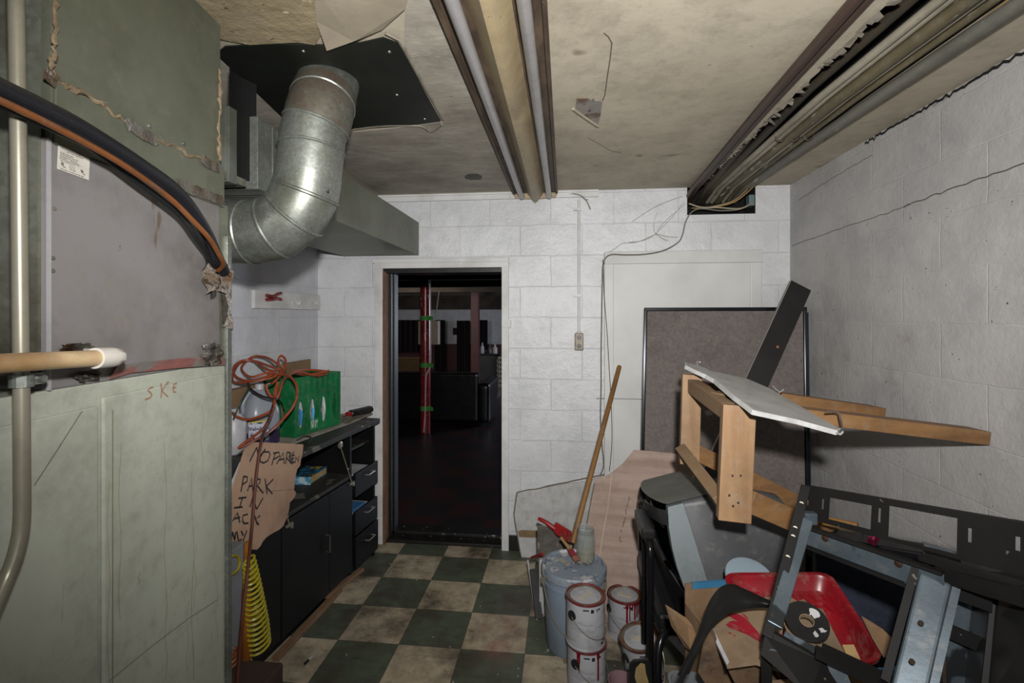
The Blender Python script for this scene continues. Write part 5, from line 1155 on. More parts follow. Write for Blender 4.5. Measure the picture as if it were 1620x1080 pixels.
for A in (-.4, math.pi + .3): b.box(bc + V((.15 * math.cos(A), .15 * math.sin(A), .318)), (.02, .03, .03))
b.tube(catmull([bc + V((.152 * math.cos(A), .152 * math.sin(A), .318 - .20 * math.sin((A + .4 - math.pi * 2 + 5.6 - 3.1) * 0 + (i / 12) * math.pi))) for i, A in enumerate([math.pi + .3 + (math.pi * 2 - .4 - math.pi - .3) * k / 12 for k in range(13)])], 3), .0025, 6)
b.build('bail_handle', M_chrome, t)
# litter on lid
zl = .362
c = PZ(921, 891, zl); b = MB(); r2 = random.Random(2)
b.grid(lambda u, v: c + V(((u - .5) * .09, (v - .5) * .05, .003 + .012 * abs(math.sin(u * 8 + v * 5)))), 10, 8, .003); tag(b.build('paint_rag', mat('rag', 'b1aea6', .9, col2='9a958a', scale=15)), 'crumpled white paper on the bucket lid in front of the glass jar', 'rag')
a, c = PZ(886, 884, zl + .006), PZ(899, 893, zl + .006); b = MB(); b.beam(a, c, .02, .01); tag(b.build('masking_tape_strip', mat('putty', '8f8c80', .8)), 'grey strip of dried putty on the left of the bucket lid', 'strip')
# glass jar
jc = PZ(927, 884, zl + .001); jc.z = zl + .001
t = thing('glass_jar', 'empty glass jar with a yellowish film standing on the bucket lid', 'jar', jc)
M_glass = mat('jar_glass', '9aa19d', .04, alpha=.22, spec=.8)
MB().lathe([(.02, .002), (.040, .002), (.0455, .008), (.046, .10), (.044, .118), (.038, .130), (.038, .152), (.0405, .153), (.0405, .158), (.0365, .158), (.036, .132), (.042, .116), (.0437, .098), (.043, .010), (.02, .006)], jc, 36, cap=True).build('glass', M_glass, t)
MB().lathe([(.0425, .0075), (.0428, .036), (.040, .034), (.0, .018)], jc, 30, cap=False).build('residue', mat('yellow_film', '857a55', .6, col2='6d6548', scale=20), t)
b = MB(); b.lathe([(.0385, .133), (.0415, .135), (.0385, .138)], jc, 30, cap=False); b.lathe([(.0385, .144), (.0415, .146), (.0385, .149)], jc, 30, cap=False); b.build('thread_ring', mat('jar_rim', '6d726f', .12, alpha=.6), t)
# paint brush
a, m_, c = P(888, 851, 2.40), P(902, 869, 2.33), P(914, 887, 2.285)
c.z = max(c.z, zl + .008)
t = thing('paint_brush', 'paint brush with a tan handle and red-stained bristles on the bucket lid', 'brush', c)
b = MB(); b.tube([a, a + (m_ - a) * .3, m_], [.009, .007, .010], 10); b.build('handle', mat('tan_handle', '8a6d44', .6, spots=[('6d2420', .6, 10, (1, 1, 1))]), t)
b = MB(); b.beam(m_, m_ + (c - m_) * .6, .028, .012); b.build('ferrule', mat('red_ferrule', '74242a', .5), t, bevel=.003); b = MB(); b.beam(m_ + (c - m_) * .6, c, .032, .010); b.build('bristles', mat('bristles', '7d5546', .9, col2='5f3a30', scale=30), t)
# broom stick
a, c = P(980, 579, 3.02), P(906, 859, 2.46)
b = MB(); b.tube([a, a + (c - a) * .01, c], [.013, .0145, .0145], 14); tag(b.build('broomstick', mat('stick_brown', '7d5a30', .4, col2='6d4c27', scale=4, stretch=(2, 2, .3))), 'bare brown broomstick leaning from the bucket up to the painted door', 'broomstick')
# red scoop
pts = [(850, 820), (853, 817), (860, 819), (876, 829), (880, 826), (904, 841), (909, 857), (900, 858), (886, 850), (879, 845), (873, 836), (860, 829)]
t = thing('dustpan', 'red plastic dustpan lying between the broomstick and the picture board', 'dustpan', P(885, 850, 2.55))
b = MB(); b.prism([P(x, y, 2.58 - (x - 850) * .0018) for x, y in pts[4:11]], (0, .02, -.004)); b.build('pan', M_redplastic, t, bevel=.003)
b = MB(); b.tube(catmull([P(852, 820, 2.58), P(862, 825, 2.56), P(878, 836, 2.54)], 4), [.009, .010, .011, .011, .011, .012, .012, .013, .014][:9], 10); b.build('handle', M_redplastic, t)
# grey board with smeared picture and white vented cover
b = MB(); yq = 2.62; bp = [PY(x, y, yq) for x, y in ((850, 832), (884, 835), (905, 850), (905, 958), (852, 958))]
for p in bp[3:]: p.z = .004
tag(b.prism(bp, (0, .012, 0)).build('board', mat('smeared_board', '5f5c56', .35, col2='48453f', scale=6, lo=.4, hi=.6, spots=[('8d7f74', .6, 7, (1, 1, 1))])), 'grey smeared board standing behind the bucket', 'board')
yq = 2.50; a, c = PY(853, 886, yq), PY(877, 960, yq)
t = thing('vented_cover', 'white vented plastic cover standing on the floor left of the bucket', 'cover', ((a.x + c.x) / 2, yq, 0.0))
MB().bx((a.x, yq, .002), (c.x, yq + .025, a.z)).build('body', mat('cover_white', 'a5a5a3', .5), t, bevel=.003)
b = MB()
for i in range(10): z = .06 + i * .012; b.box(((a.x + c.x) / 2 + .01, yq - .0006, z), (.05, .002, .004))
b.build('slots', M_dark, t); b = MB(); b.tube(catmull([(c.x - .01, yq - .004, .21), (c.x - .035, yq - .006, .19), (c.x - .03, yq - .005, .165), (c.x - .005, yq - .004, .155)], 4), .002, 5); b.build('wire', M_dark, t); MB().box((a.x + .012, yq - .001, .01), (.02, .002, .008)).build('red_mark', M_redplastic, t)
a, c = P(835, 886, 2.66), P(849, 948, 2.46); c.z = .006; b = MB(); b.tube([a, c], .005, 8); tag(b.build('rod', M_paper), 'thin white rod leaning on the floor left of the vented cover', 'rod')
a, c = P(843, 900, 2.60), P(853, 958, 2.46); c.z = .012; b = MB(); b.beam(a, c, .035, .02); tag(b.build('dark_strip', M_black), 'dark splintered strip beside the white rod', 'strip')
a = P(841, 882, 2.66); c = P(858, 876, 2.52); b = MB(); b.tube([a, c], .008, 8); tag(b.build('marker', M_redplastic), 'red marker stub poking out left of the grey board', 'marker')

# paint cans
M_canw = mat('can_label', '9c9c9f', .45, col2='8d8d91', scale=60, stretch=(.15, .15, 1), lo=.52, hi=.58, spots=[('7d2733', .71, 12, (4, 4, .3))])
M_lidm = mat('can_lid', '605c52', .35, metal=.1, spec=.3, col2='5f3d22', scale=14, lo=.42, hi=.55, spots=[('3f2a1a', .64, 25, (1, 1, 1))])
M_rim = mat('can_rim', '6a5346', .4, metal=.4, col2='4d2020', scale=12)
M_rimr = mat('can_rim_red', '7a2430', .4, metal=.2, col2='4f2b22', scale=9, lo=.4, hi=.6)
M_redp = mat('red_paint', '8c1226', .25)
M_pinkp = mat('pink_paint', 'a8305c', .3)
M_cream2 = mat('cream_sticker', 'a5a090', .7)
def can(base, label, tilt=None, drips=0, lid=True, dseed=1, sticker=.5, rim_red=True, ear=-2.2, blue=False, face=True):
    t = thing('paint_can', label, 'paint can', base, 'gallon paint cans')
    R = tilt or Matrix.Identity(3); r, h = .081, .19
    MB().lathe([(r - .001, .003), (r + .001, 0), (r + .001, .006), (r - .001, .008), (r - .001, h - .006), (r + .001, h - .004)], base, 40, R=R).build('body', M_canw, t)
    MB().lathe([(r + .001, h - .008), (r + .0035, h - .004), (r + .003, h + .002), (r - .004, h + .002), (r - .006, h - .006)], base, 40, R=R, cap=False).build('rim', M_rimr if rim_red else M_rim, t)
    MB().lathe([(0, h - .006), (r - .018, h - .006), (r - .015, h - .002), (r - .005, h - .002), (r - .005, h - .01)], base, 40, R=R, cap=False).build('lid', M_lidm, t)
    def on(A, z, d=.0008): return base + R @ V(((r + d) * math.cos(A), (r + d) * math.sin(A), z))
    b = MB(); d1 = R @ V((math.cos(ear), math.sin(ear), 0)); b.lathe([(.019, -.002), (.019, .004), (.010, .005), (.006, .003)], on(ear, h * .70), 20, R=d1.to_track_quat('Z', 'Y').to_matrix()); b.lathe([(.006, .003), (.004, .009)], on(ear, h * .70), 10, R=d1.to_track_quat('Z', 'Y').to_matrix()); b.build('ear', M_dark, t)
    b = MB(); pts = [on(ear + math.pi * i / 14, h * .70 - .085 * math.sin(math.pi * i / 14), .007) for i in range(15)]; b.tube(pts, .0017, 6); b.build('bail_handle', M_chrome, t)
    if sticker is not None:
        u = R @ V((math.cos(sticker), math.sin(sticker), 0)); v = R @ V((-math.sin(sticker), math.cos(sticker), 0)); c = base + R @ V((0, -.005, h - .0055))
        b = MB(); b.prism([c + u * .035 + v * .011, c - u * .035 + v * .011, c - u * .035 - v * .011, c + u * .035 - v * .011], R @ V((0, 0, .0045))); b.build('sticker', M_cream2, t)
    if face:
        b = MB(); r3 = random.Random(dseed)                     # small dark print marks near the label top
        for A0, A1, z0, z1 in ((-1.75, -1.45, .166, .171), (-1.35, -1.20, .158, .172), (-1.05, -1.0, .16, .172), (-.95, -.85, .165, .172), (-.75, -.62, .02, .03), (-.6, -.5, .03, .04)):
            b.prism([on(A0, z0), on(A1, z0), on(A1, z1), on(A0, z1)], R @ V((math.cos(A0) * .0006, math.sin(A0) * .0006, 0)))
        b.build('print_marks', M_dark, t)
    if drips:
        b = MB(); r3 = random.Random(dseed)
        for i in range(drips):
            A = r3.uniform(-2.3, -.9) if drips < 6 else -1.55 + i * .16; l = r3.uniform(.03, .13); w = r3.uniform(.07, .2)
            b.grid(lambda u, v, A=A, l=l, w=w: on(A + (u - .5) * w * (1 if v < .15 else .6), h - .004 - l * v, .0012), 3, 8, .0012)
        b.build('paint_drip', M_redp, t)
    if blue:
        b = MB()
        for i in range(5): A = -1.0 + i * .22; b.grid(lambda u, v, A=A, i=i: on(A + (u - .5) * .24, h - .012 - (.03 + .02 * (i % 3)) * v, .0012), 3, 4, .0012)
        b.build('blue_drip', mat('blue_paint', '2d6f9a', .4), t)
    return t
sA = 2.03; bB = px_base(928, sA); bA = px_base(928, sA, .1935); bA.x -= .004
can(bB, 'lower paint can of the front stack, streaked with dark pink drips', drips=5, dseed=4, sticker=None, rim_red=True)
can(bA, 'upper paint can of the front stack, rusty lid with a cream sticker', drips=0, sticker=.9, dseed=2, ear=-2.35)
can(px_base(988, 2.37), 'paint can with thick red drips behind the front stack', drips=7, dseed=6, sticker=-.35, ear=-2.8)
pd = px_base(1021, 2.06); Rt = Matrix.Rotation(math.radians(-9), 3, 'Y') @ Matrix.Rotation(math.radians(8), 3, 'X')
pd.z = .016
can(pd, 'tilted paint can with blue drips beside the black chair leg', tilt=Rt, drips=0, sticker=.0, rim_red=False, blue=True, ear=-2.6)
# pink patch on can C side
c = px_base(988, 2.37); b = MB(); 
# caulk tubes
a, c = P(1013, 978, 2.18), P(1021, 933, 2.30); a.z = .02
t = thing('caulk_tube', 'red and white caulk tube standing behind the tilted paint can', 'tube', a)
MB().tube([a, a + (c - a) * .62], .017, 16).build('body', mat('caulk_red', '9c3038', .45, col2='a8a5a2', scale=18, lo=.48, hi=.52), t); MB().tube([a + (c - a) * .62, c], [.008, .004], 10).build('nozzle', M_paper, t)
# pink bowl, black and tan scrap
c = px_base(983, 1.93); tag(MB().lathe([(.02, 0), (.03, .002), (.052, .085), (.054, .10), (.050, .10), (.028, .012), (.0, .010)], c, 28, cap=False).build('bowl', mat('pink_plastic', '7d5f66', .5)), 'dusty pink plastic bowl on the floor in front of the cans', 'bowl')
t = thing('scrap_panel', 'torn black panel with a bare tan patch standing beside the pink bowl', 'panel', px_base(1014, 1.75))
ys_ = 1.74; pts = [(996, 1052), (1003, 1046), (1026, 1044), (1030, 1050), (1033, 1100)]; pv = [PY(x, y, ys_) for x, y in pts]; pv += [V((pv[-1].x, ys_, .0)), V((pv[0].x, ys_, .0))]
b = MB(); b.prism(pv, (0, .012, 0)); b.build('board', M_black, t)
b = MB(); b.prism([PY(x, y, ys_ - .001) for x, y in ((1006, 1056), (1014, 1048), (1020, 1050), (1022, 1065), (1026, 1078), (1024, 1100), (1010, 1090), (1004, 1070))], (0, -.001, 0)); b.build('tan_patch', mat('tan_scrap', '77643f', .9, col2='8a754c', scale=12), t)

# ---- cardboard box with the paint tray
A_ = PZ(1083, 922, .74); e1 = V((.974, .225, 0)); e2 = V((.225, -.974, 0)); BW, BD, BH = .47, .39, .74
M_box = mat('box_cardboard', '6f563d', .9, col2='604a33', scale=5, bump=.06, bscale=30, spots=[('54402b', .72, 8, (1, 1, 1))])
M_btape = mat('blue_tape', '2b6485', .5, col2='245570', scale=10)
t = thing('cardboard_box', 'open cardboard box edged with blue tape, full of painting junk', 'box', A_ + e1 * BW / 2 + e2 * BD / 2 - V((0, 0, .74)))
bq = lambda u, v, z: V((A_.x, A_.y, 0)) + e1 * u + e2 * v + V((0, 0, z))
b = MB()
def wall(u0, v0, u1, v1, z1=BH):
    b.hexa([bq(u0, v0, 0), bq(u1, v0, 0), bq(u1, v1, 0), bq(u0, v1, 0)], [bq(u0, v0, z1), bq(u1, v0, z1), bq(u1, v1, z1), bq(u0, v1, z1)])
wall(0, 0, BW, .006); wall(0, BD - .006, BW, BD, BH - .01); wall(0, 0, .006, BD, BH - .06); wall(BW - .006, 0, BW, BD, BH - .3); wall(0, 0, BW, BD, .006)
b.build('walls', M_box, t)
b = MB(); b.hexa([bq(.02, -.002, BH - .015), bq(.15, -.002, BH - .015), bq(.15, .009, BH - .015), bq(.02, .009, BH - .015)], [bq(.02, -.002, BH + .002), bq(.15, -.002, BH + .002), bq(.15, .009, BH + .002), bq(.02, .009, BH + .002)])
b.hexa([bq(.25, BD - .008, BH - .03), bq(BW, BD - .008, BH - .03), bq(BW, BD + .003, BH - .03), bq(.25, BD + .003, BH - .03)], [bq(.25, BD - .008, BH - .006), bq(BW, BD - .008, BH - .006), bq(BW, BD + .003, BH - .006), bq(.25, BD + .003, BH - .006)]); b.build('blue_tape', M_btape, t)
b = MB(); fl = [P(1053, 958, 1.50), P(1087, 980, 1.44), P(1103, 1000, 1.40), P(1092, 1028, 1.38), P(1085, 1024, 1.42), P(1062, 990, 1.48)]
b.prism(fl, (0, .004, .002)); b.build('torn_flap', M_box, t)
b = MB(); b.prism([P(1364, 977, 1.26), P(1376, 984, 1.25), P(1398, 998, 1.22), P(1416, 1016, 1.19), P(1421, 1034, 1.17), P(1398, 1040, 1.17), P(1380, 1010, 1.21)], (0, .004, .003)); b.build('torn_flap', M_box, t)
b = MB(); b.ribbon([P(1070, 968, 1.455), P(1086, 999, 1.40)], .001, V((-.4, -.8, .3))); 
# brown packing scraps in front of the box
for nm, pts, s0, lab in (('cardboard_scrap', [(1118, 990), (1128, 1008), (1138, 1040), (1150, 1062), (1160, 1085), (1118, 1085), (1104, 1062), (1112, 1020)], 1.16, 'torn brown cardboard scrap under the black rubber strip'), ('cardboard_scrap', [(1150, 1056), (1185, 1055), (1218, 1044), (1226, 1058), (1236, 1085), (1165, 1085)], 1.10, 'torn brown cardboard scrap below the red-smeared sheet')):
    b = MB(); b.prism([P(x, y, s0 + .0006 * (y - 1000)) for x, y in pts], (.01, .02, 0)); tag(b.build(nm, mat('scrap_' + str(s0), '67503a', .9, col2='3a2c20', scale=10, lo=.4, hi=.6, bump=.2)), lab, 'cardboard', 'brown cardboard scraps')

# red paint tray
tr = [P(1142, 906, 1.50), P(1312, 905, 1.46), P(1402, 1041, 1.175), P(1232, 1075, 1.17)]
nt_ = (tr[1] - tr[0]).cross(tr[2] - tr[1]).normalized()
if nt_.z < 0: nt_ = -nt_
def trp(u, v, d): return (tr[0] * (1 - u) + tr[1] * u) * (1 - v) + (tr[3] * (1 - u) + tr[2] * u) * v - nt_ * d
M_tray = mat('red_tray', '7a0d18', .35, col2='650a13', scale=4, spots=[('5f0911', .66, 8, (1, 1, 1))])
t = thing('paint_tray', 'bright red plastic paint tray lying tilted in the cardboard box', 'paint tray', trp(.5, .5, .05))
b = MB(); b.sm = True
def rloop(m, d, n=5, rad=.13):
    out = []; r0 = rad
    for cx, cy, a0 in ((1 - m - r0, m + r0 * .8, -90), (1 - m - r0, 1 - m - r0 * .8, 0), (m + r0, 1 - m - r0 * .8, 90), (m + r0, m + r0 * .8, 180)):
        for k in range(n + 1):
            A = math.radians(a0 + 90 * k / n); u, v = cx + r0 * math.cos(A), cy + r0 * .8 * math.sin(A)
            out.append(trp(u, v, d if d < .03 else d * (.6 + .5 * v)))
    return out
secs = [rloop(-.0, .012), rloop(-.005, .0), rloop(.03, .0), rloop(.045, .008), rloop(.085, .058, rad=.1), rloop(.10, .062, rad=.09)]
rings = [[b.bm.verts.new(p) for p in s_] for s_ in secs]; n = len(rings[0])
for Aa, Bb in zip(rings, rings[1:]):
    for i in range(n): b.bm.faces.new((Aa[i], Aa[(i + 1) % n], Bb[(i + 1) % n], Bb[i]))
b.bm.faces.new(rings[-1]); b.build('tray', M_tray, t)
b = MB()
for i in range(9):
    for j in range(2):
        u = .16 + i * .085; b.beam(trp(u, .14 + .12 * j, .042), trp(u + .05, .22 + .12 * j, .044), .004, .004, up=nt_)
b.build('ramp_ribs', M_tray, t)
# boards/cardboard lying in the tray
M_kraft = mat('kraft_board', '7f6b53', .9, col2='725e48', scale=4, spots=[('6f5a42', .72, 10, (1, 1, 1))])
pq = [P(1118, 984, 1.26), P(1148, 1053, 1.10), P(1285, 945, 1.32)]; n_ = (pq[1] - pq[0]).cross(pq[2] - pq[0]).normalized()
if n_.z < 0: n_ = -n_
K_ = lambda x, y, d=0: plane_pt(x, y, pq[0], n_) + n_ * d
t = thing('kraft_sheet', 'stiff brown sheet smeared with a diagonal stroke of red paint', 'cardboard', K_(1190, 1000))
b = MB(); b.prism([K_(*p) for p in ((1117, 984), (1138, 968), (1170, 952), (1210, 944), (1236, 943), (1240, 975), (1236, 1010), (1240, 1030), (1240, 1060), (1195, 1047), (1150, 1053))], -n_ * .007); b.build('sheet', M_kraft, t)
b = MB(); b.prism([K_(x, y, .0008) for x, y in ((1117, 984), (1122, 982), (1154, 1048), (1150, 1053))], n_ * .0012); b.build('white_edge', M_paper, t)
b = MB()
for s_ in ([(1143, 968), (1152, 965), (1158, 970), (1170, 972), (1182, 980), (1194, 994), (1208, 1010), (1210, 1020), (1196, 1012), (1182, 1004), (1172, 1000), (1165, 990), (1152, 984), (1160, 982), (1168, 984), (1152, 974)], [(1148, 988), (1154, 985), (1166, 992), (1178, 1002), (1166, 998), (1152, 992)], [(1172, 970), (1178, 972), (1186, 980), (1180, 978)], [(1151, 1000), (1158, 1001), (1156, 1004)], [(1160, 1003), (1164, 1006), (1162, 1007)]):
    b.face([K_(x, y, .001) for x, y in s_])
b.build('red_smear', M_redp, t)
pq2 = [P(1232, 948, 1.345), P(1345, 1050, 1.135), P(1262, 945, 1.36)]; m2 = (pq2[1] - pq2[0]).cross(pq2[2] - pq2[0]).normalized()
if m2.z < 0: m2 = -m2
K2 = lambda x, y, d=0: plane_pt(x, y, pq2[0], m2) + m2 * d
b = MB(); b.prism([K2(x, y, -.002) for x, y in ((1225, 944), (1240, 949), (1252, 943), (1262, 950), (1272, 946), (1284, 958), (1302, 962), (1320, 1000), (1348, 1052), (1300, 1060), (1250, 1010))], -m2 * .004); tag(b.build('kraft_sheet', mat('kraft_board_torn', '7b6851', .9, col2='6d5a45', scale=5, spots=[('7a1420', .74, 18, (1, 1, 1))])), 'torn-edged brown sheet lying deeper in the red tray', 'cardboard')
b = MB(); b.prism([K2(x, y, .004) for x, y in ((1332, 1024), (1350, 1024), (1360, 1047), (1342, 1049))], m2 * .004); tag(b.build('wood_chip', mat('pale_block', 'a58a5d', .8)), 'small pale block of wood in the corner of the red tray', 'block')
# tape roll
c = K2(1274, 996, .022); Rm = (m2 + (O - c).normalized() * .9).normalized().to_track_quat('Z', 'Y').to_matrix()
t = thing('tape_roll', 'black roll of tape splashed with white paint behind the metal post', 'tape roll', c)
MB().lathe([(.016, -.006), (.049, -.006), (.050, -.005), (.050, .005), (.049, .006), (.016, .006), (.016, -.006)], c, 36, R=Rm, cap=False).build('roll', M_black, t)
MB().lathe([(.015, -.007), (.0165, -.007), (.0165, .007), (.015, .007), (.015, -.007)], c, 24, R=Rm, cap=False).build('core', M_kraft, t)
r3 = random.Random(8)
for A, R0, k1, k2 in ((.9, .031, .019, .014), (-.5, .036, .010, .006), (-1.1, .034, .007, .009)):
    b = MB(); b.face([c + Rm @ V((R0 * math.cos(A) + k1 * math.cos(k) * r3.uniform(.5, 1.15), R0 * math.sin(A) + k2 * math.sin(k) * r3.uniform(.5, 1.15), .0068)) for k in [i * .42 for i in range(15)]]); b.build('white_splash', M_gyp, t)
# black rubber strip curling over the box
oe = [(1071, 1068), (1090, 1030), (1104, 1002), (1116, 965), (1126, 944), (1140, 928), (1158, 923), (1176, 930), (1200, 941), (1226, 953)]
ie = [(1090, 1066), (1100, 1042), (1116, 1010), (1128, 992), (1138, 981), (1152, 971), (1170, 965), (1186, 962), (1204, 961), (1226, 962)]
ss = [1.16, 1.20, 1.24, 1.29, 1.33, 1.35, 1.36, 1.35, 1.33, 1.30]; si = [1.12, 1.14, 1.17, 1.20, 1.22, 1.24, 1.26, 1.27, 1.27, 1.27]
OE = catmull([P(x, y, s_ - .06) for (x, y), s_ in zip(oe, ss)], 4); IE = catmull([P(x, y, s_ - .04) for (x, y), s_ in zip(ie, si)], 4); nO = len(OE) - 1
b = MB(); b.grid(lambda u, v: OE[round(u * nO)] * (1 - v) + IE[round(u * nO)] * v + V((-.01, -.02, .012)) * math.sin(math.pi * v), nO, 6, .004)
tag(b.build('rubber_strip', mat('black_rubber', '1a1a1a', .55, col2='242423', scale=8, spots=[('6d6d6a', .74, 18, (1, 1, 1))])), 'black rubber strip curling over the cardboard box and the red tray', 'rubber strip')
# pale lid behind the tray
c = P(1186, 912, 1.565); tag(MB().lathe([(0, .004), (.066, .004), (.072, .002), (.074, -.006), (.070, -.008), (.0, -.002)], c, 32, R=Matrix.Rotation(math.radians(24), 3, 'X'), cap=False).build('plastic_lid', mat('pale_lid', '7d8c94', .3)), 'pale blue round plastic lid sticking up behind the red tray', 'dish')
# translucent bin
t = thing('plastic_bin', 'translucent grey plastic bin at the bottom edge beside the chair tube', 'bin', (.335, 1.30, 0))
za = P(1080, 1052, 1.38).z; M_bin = mat('translucent_bin', '6f7478', .3, alpha=.55)
xl_, xr_ = P(1052, 1052, 1.38).x, P(1112, 1052, 1.38).x
def rb(i, z, r=.03, n=4):
    x0, x1, y0, y1 = xl_ + i, xr_ - i, 1.20 + i, 1.40 - i; out = []
    for cx, cy, a0 in ((x1 - r, y0 + r, -90), (x1 - r, y1 - r, 0), (x0 + r, y1 - r, 90), (x0 + r, y0 + r, 180)):
        for k in range(n + 1): A = math.radians(a0 + 90 * k / n); out.append(V((cx + r * math.cos(A), cy + r * math.sin(A), z)))
    return out
b = MB(); b.sm = True; secs = [rb(.02, .0), rb(.004, za - .03), rb(-.002, za - .028), rb(-.002, za), rb(.004, za), rb(.022, .006)]
rings = [[b.bm.verts.new(p) for p in s_] for s_ in secs]; n = len(rings[0])
for Aa, Bb in zip(rings, rings[1:]):
    for i in range(n): b.bm.faces.new((Aa[i], Aa[(i + 1) % n], Bb[(i + 1) % n], Bb[i]))
b.bm.faces.new(rings[0][::-1]); b.bm.faces.new(rings[-1]); b.build('bin', M_bin, t)

a, c = P(1062, 1006, 1.95), P(1090, 1036, 1.80); b = MB(); b.beam(a, c, .03, .012, up=(-.3, -.8, .5)); tag(b.build('plastic_strip', M_paper), 'white plastic strip lying between the tilted can and the cardboard box', 'strip')
b = MB(); b.prism([PZ(x, y, .004) for x, y in ((884, 1018), (892, 1015), (898, 1030), (901, 1046), (893, 1050), (887, 1036))], (0, 0, .003)); tag(b.build('paper_scrap', mat('tan_paper', '8d8068', .9, col2='7b6e58', scale=14)), 'torn tan paper scrap on the floor at the foot of the bucket', 'paper')
# navy fabric panel behind the junk
n1, n2 = P(1292, 862, 1.56), P(1500, 900, 1.34)
t = thing('fabric_panel', 'dark navy fabric panel standing upright behind the red tray', 'panel', (n1 + n2) / 2 - V((0, 0, n1.z)))
M_navy = mat('navy_fabric', '1b2130', .9, col2='151a27', scale=50, detail=2, bump=.3, bscale=120)
off = V((.05, .10, 0)); g1, g2 = V((n1.x, n1.y, 0)), V((n2.x, n2.y, 0)); tz = V((0, 0, n2.z))
b = MB(); b.hexa([g1, g2, g2 + off, g1 + off], [g1 + V((.02, .05, n1.z)), g2 + V((.02, .05, n2.z)), g2 + V((.06, .12, n2.z)), g1 + V((.06, .12, n1.z))]); b.build('padding', M_navy, t, bevel=.012, seg=3)
b = MB(); a, c = g1 + V((.035, .08, n1.z)), g2 + V((.035, .08, n2.z)); b.beam(a, c, .09, .03); b.build('top_trim', M_blk, t, bevel=.006)
MB()
# pine offcut handle and magenta lighter lying on the panel edge
hz = .012
a, c = P(1258, 815, 1.62), P(1357, 834, 1.50); b = MB(); b.tube([a, a + (c - a) * .5, c], [.012, .014, .016], 12); tag(b.build('tool_handle', mat('tool_wood', '86602f', .5, col2='6d4c25', scale=6)), 'wooden tool handle lying behind the slotted metal rail', 'handle stick')
a, c = P(1377, 860, 1.44), P(1390, 838, 1.44)
t = thing('lighter', 'magenta plastic lighter standing behind the galvanised cross bar', 'lighter', a); MB().tube([a, c], .0125, 14).build('body', mat('magenta_plastic', 'b01b5e', .25, trans=.3), t)
b = MB(); b.tube(catmull([P(1372, 838, 1.44), P(1365, 845, 1.43), P(1363, 856, 1.43), P(1366, 864, 1.43)], 4), .002, 5); b.build('wire', M_dark, t)

# ---- steel chassis in the right foreground
M_chas = mat('black_steel', '151413', .6, metal=0, spec=.2, grime=.12, col2='0f0e0e', scale=6, bump=.06, bscale=20, spots=[('5d564d', .70, 22, (1, 1, 1)), ('4b3528', .71, 8, (1, 1, 1))])
M_chg = mat('bluish_galvanised', '505a61', .38, metal=.5, col2='3f474c', scale=6, lo=.4, hi=.7, bump=.05, spots=[('25282a', .60, 7, (1, 1, 1)), ('4a3a2e', .70, 14, (1, 1, 1))])
M_rustb = mat('rusty_bolt', '22150b', .7, col2='2e1d10', spec=.2, scale=20, grime=0)
T0 = P(1270, 770, 1.30); 
t = thing('steel_chassis', 'black and galvanised steel chassis with slotted rail standing in the right foreground', 'chassis', P(1360, 1060, 1.1) * 1)
t.location.z = 0
# slotted top rail
RA, RB_ = P(1272, 768, 1.32), P(1660, 834, .86); RC, RD = P(1268, 817, 1.32), P(1660, 922, .86)
nr = (RB_ - RA).cross(RC - RA).normalized()
if nr.dot(O - RA) < 0: nr = -nr
def rl(u, v): return RA * (1 - u) * (1 - v) + RB_ * u * (1 - v) + RC * (1 - u) * v + RD * u * v
def uof(px):                                               # parameter along the rail for a pixel column at mid height
    lo, hi = 0.0, 1.0
    for _ in range(40):
        m = (lo + hi) / 2; p = rl(m, .5) - O; x = 810 + F * (p.x * CS + p.y * SN) / (-p.x * SN + p.y * CS)
        if x < px: lo = m
        else: hi = m
    return lo
cells = []
def cell(x0, x1, hole):
    u0, u1 = uof(x0), uof(x1); um = (u0 + u1) / 2
    out = [(u0, 0), (um, 0), (u1, 0), (u1, .5), (u1, 1), (um, 1), (u0, 1), (u0, .5)]
    if hole is None: cells.append(([(u0, 0), (u1, 0), (u1, 1), (u0, 1)], None)); return
    hx0, hx1, v0, v1 = hole; a0, a1 = uof(hx0), uof(hx1); am = (a0 + a1) / 2; vm = (v0 + v1) / 2
    cells.append((out, [(a0, v0), (am, v0), (a1, v0), (a1, vm), (a1, v1), (am, v1), (a0, v1), (a0, vm)]))
cell(1272, 1285, (1276, 1279, .35, .6)); cell(1285, 1308, (1299, 1303, .3, .62)); cell(1308, 1382, (1311, 1378, .22, .86)); cell(1382, 1402, (1388, 1393, .25, .62)); cell(1402, 1520, (1405, 1514, .14, .92)); cell(1520, 1550, (1530, 1537, .3, .6)); cell(1550, 1590, None); cell(1590, 1625, (1605, 1614, .28, .55)); cell(1625, 1659, None)
b = MB(); b.holed(cells, lambda u, v: rl(u, v), -nr * .003); rail = b.build('slotted_rail', M_chas, t)
b = MB(); b.beam(rl(0, 0) - nr * .008, rl(1, 0) - nr * .008, .003, .016, up=nr); b.beam(rl(0, 1) - nr * .012, rl(1, 1) - nr * .012, .003, .022, up=nr); b.build('rail_flange', M_chas, rail)
# leaning side post
PA, PB = P(1274, 772, 1.29), P(1213, 1010, 1.075)
pn = (O - PA).normalized()
b = MB(); b.beam(PA, PB, .022, .03, up=pn); post = b.build('side_post', M_chas, t, bevel=.002)
b = MB(); b.beam(PA + (PB - PA) * .24 + V((.022, .0, 0)), PB + V((.016, .0, .03)), .030, .012, up=pn); b.build('inner_angle', M_chg, t, bevel=.002)
for f in (.12, .30, .36, .50, .70, .73, .86): 
    c = PA + (PB - PA) * f + pn * .0155; MB().lathe([(.0055, -.001), (.0055, .001)], c, 12, R=pn.to_track_quat('Z', 'Y').to_matrix()).build('hole', M_cream2, post)
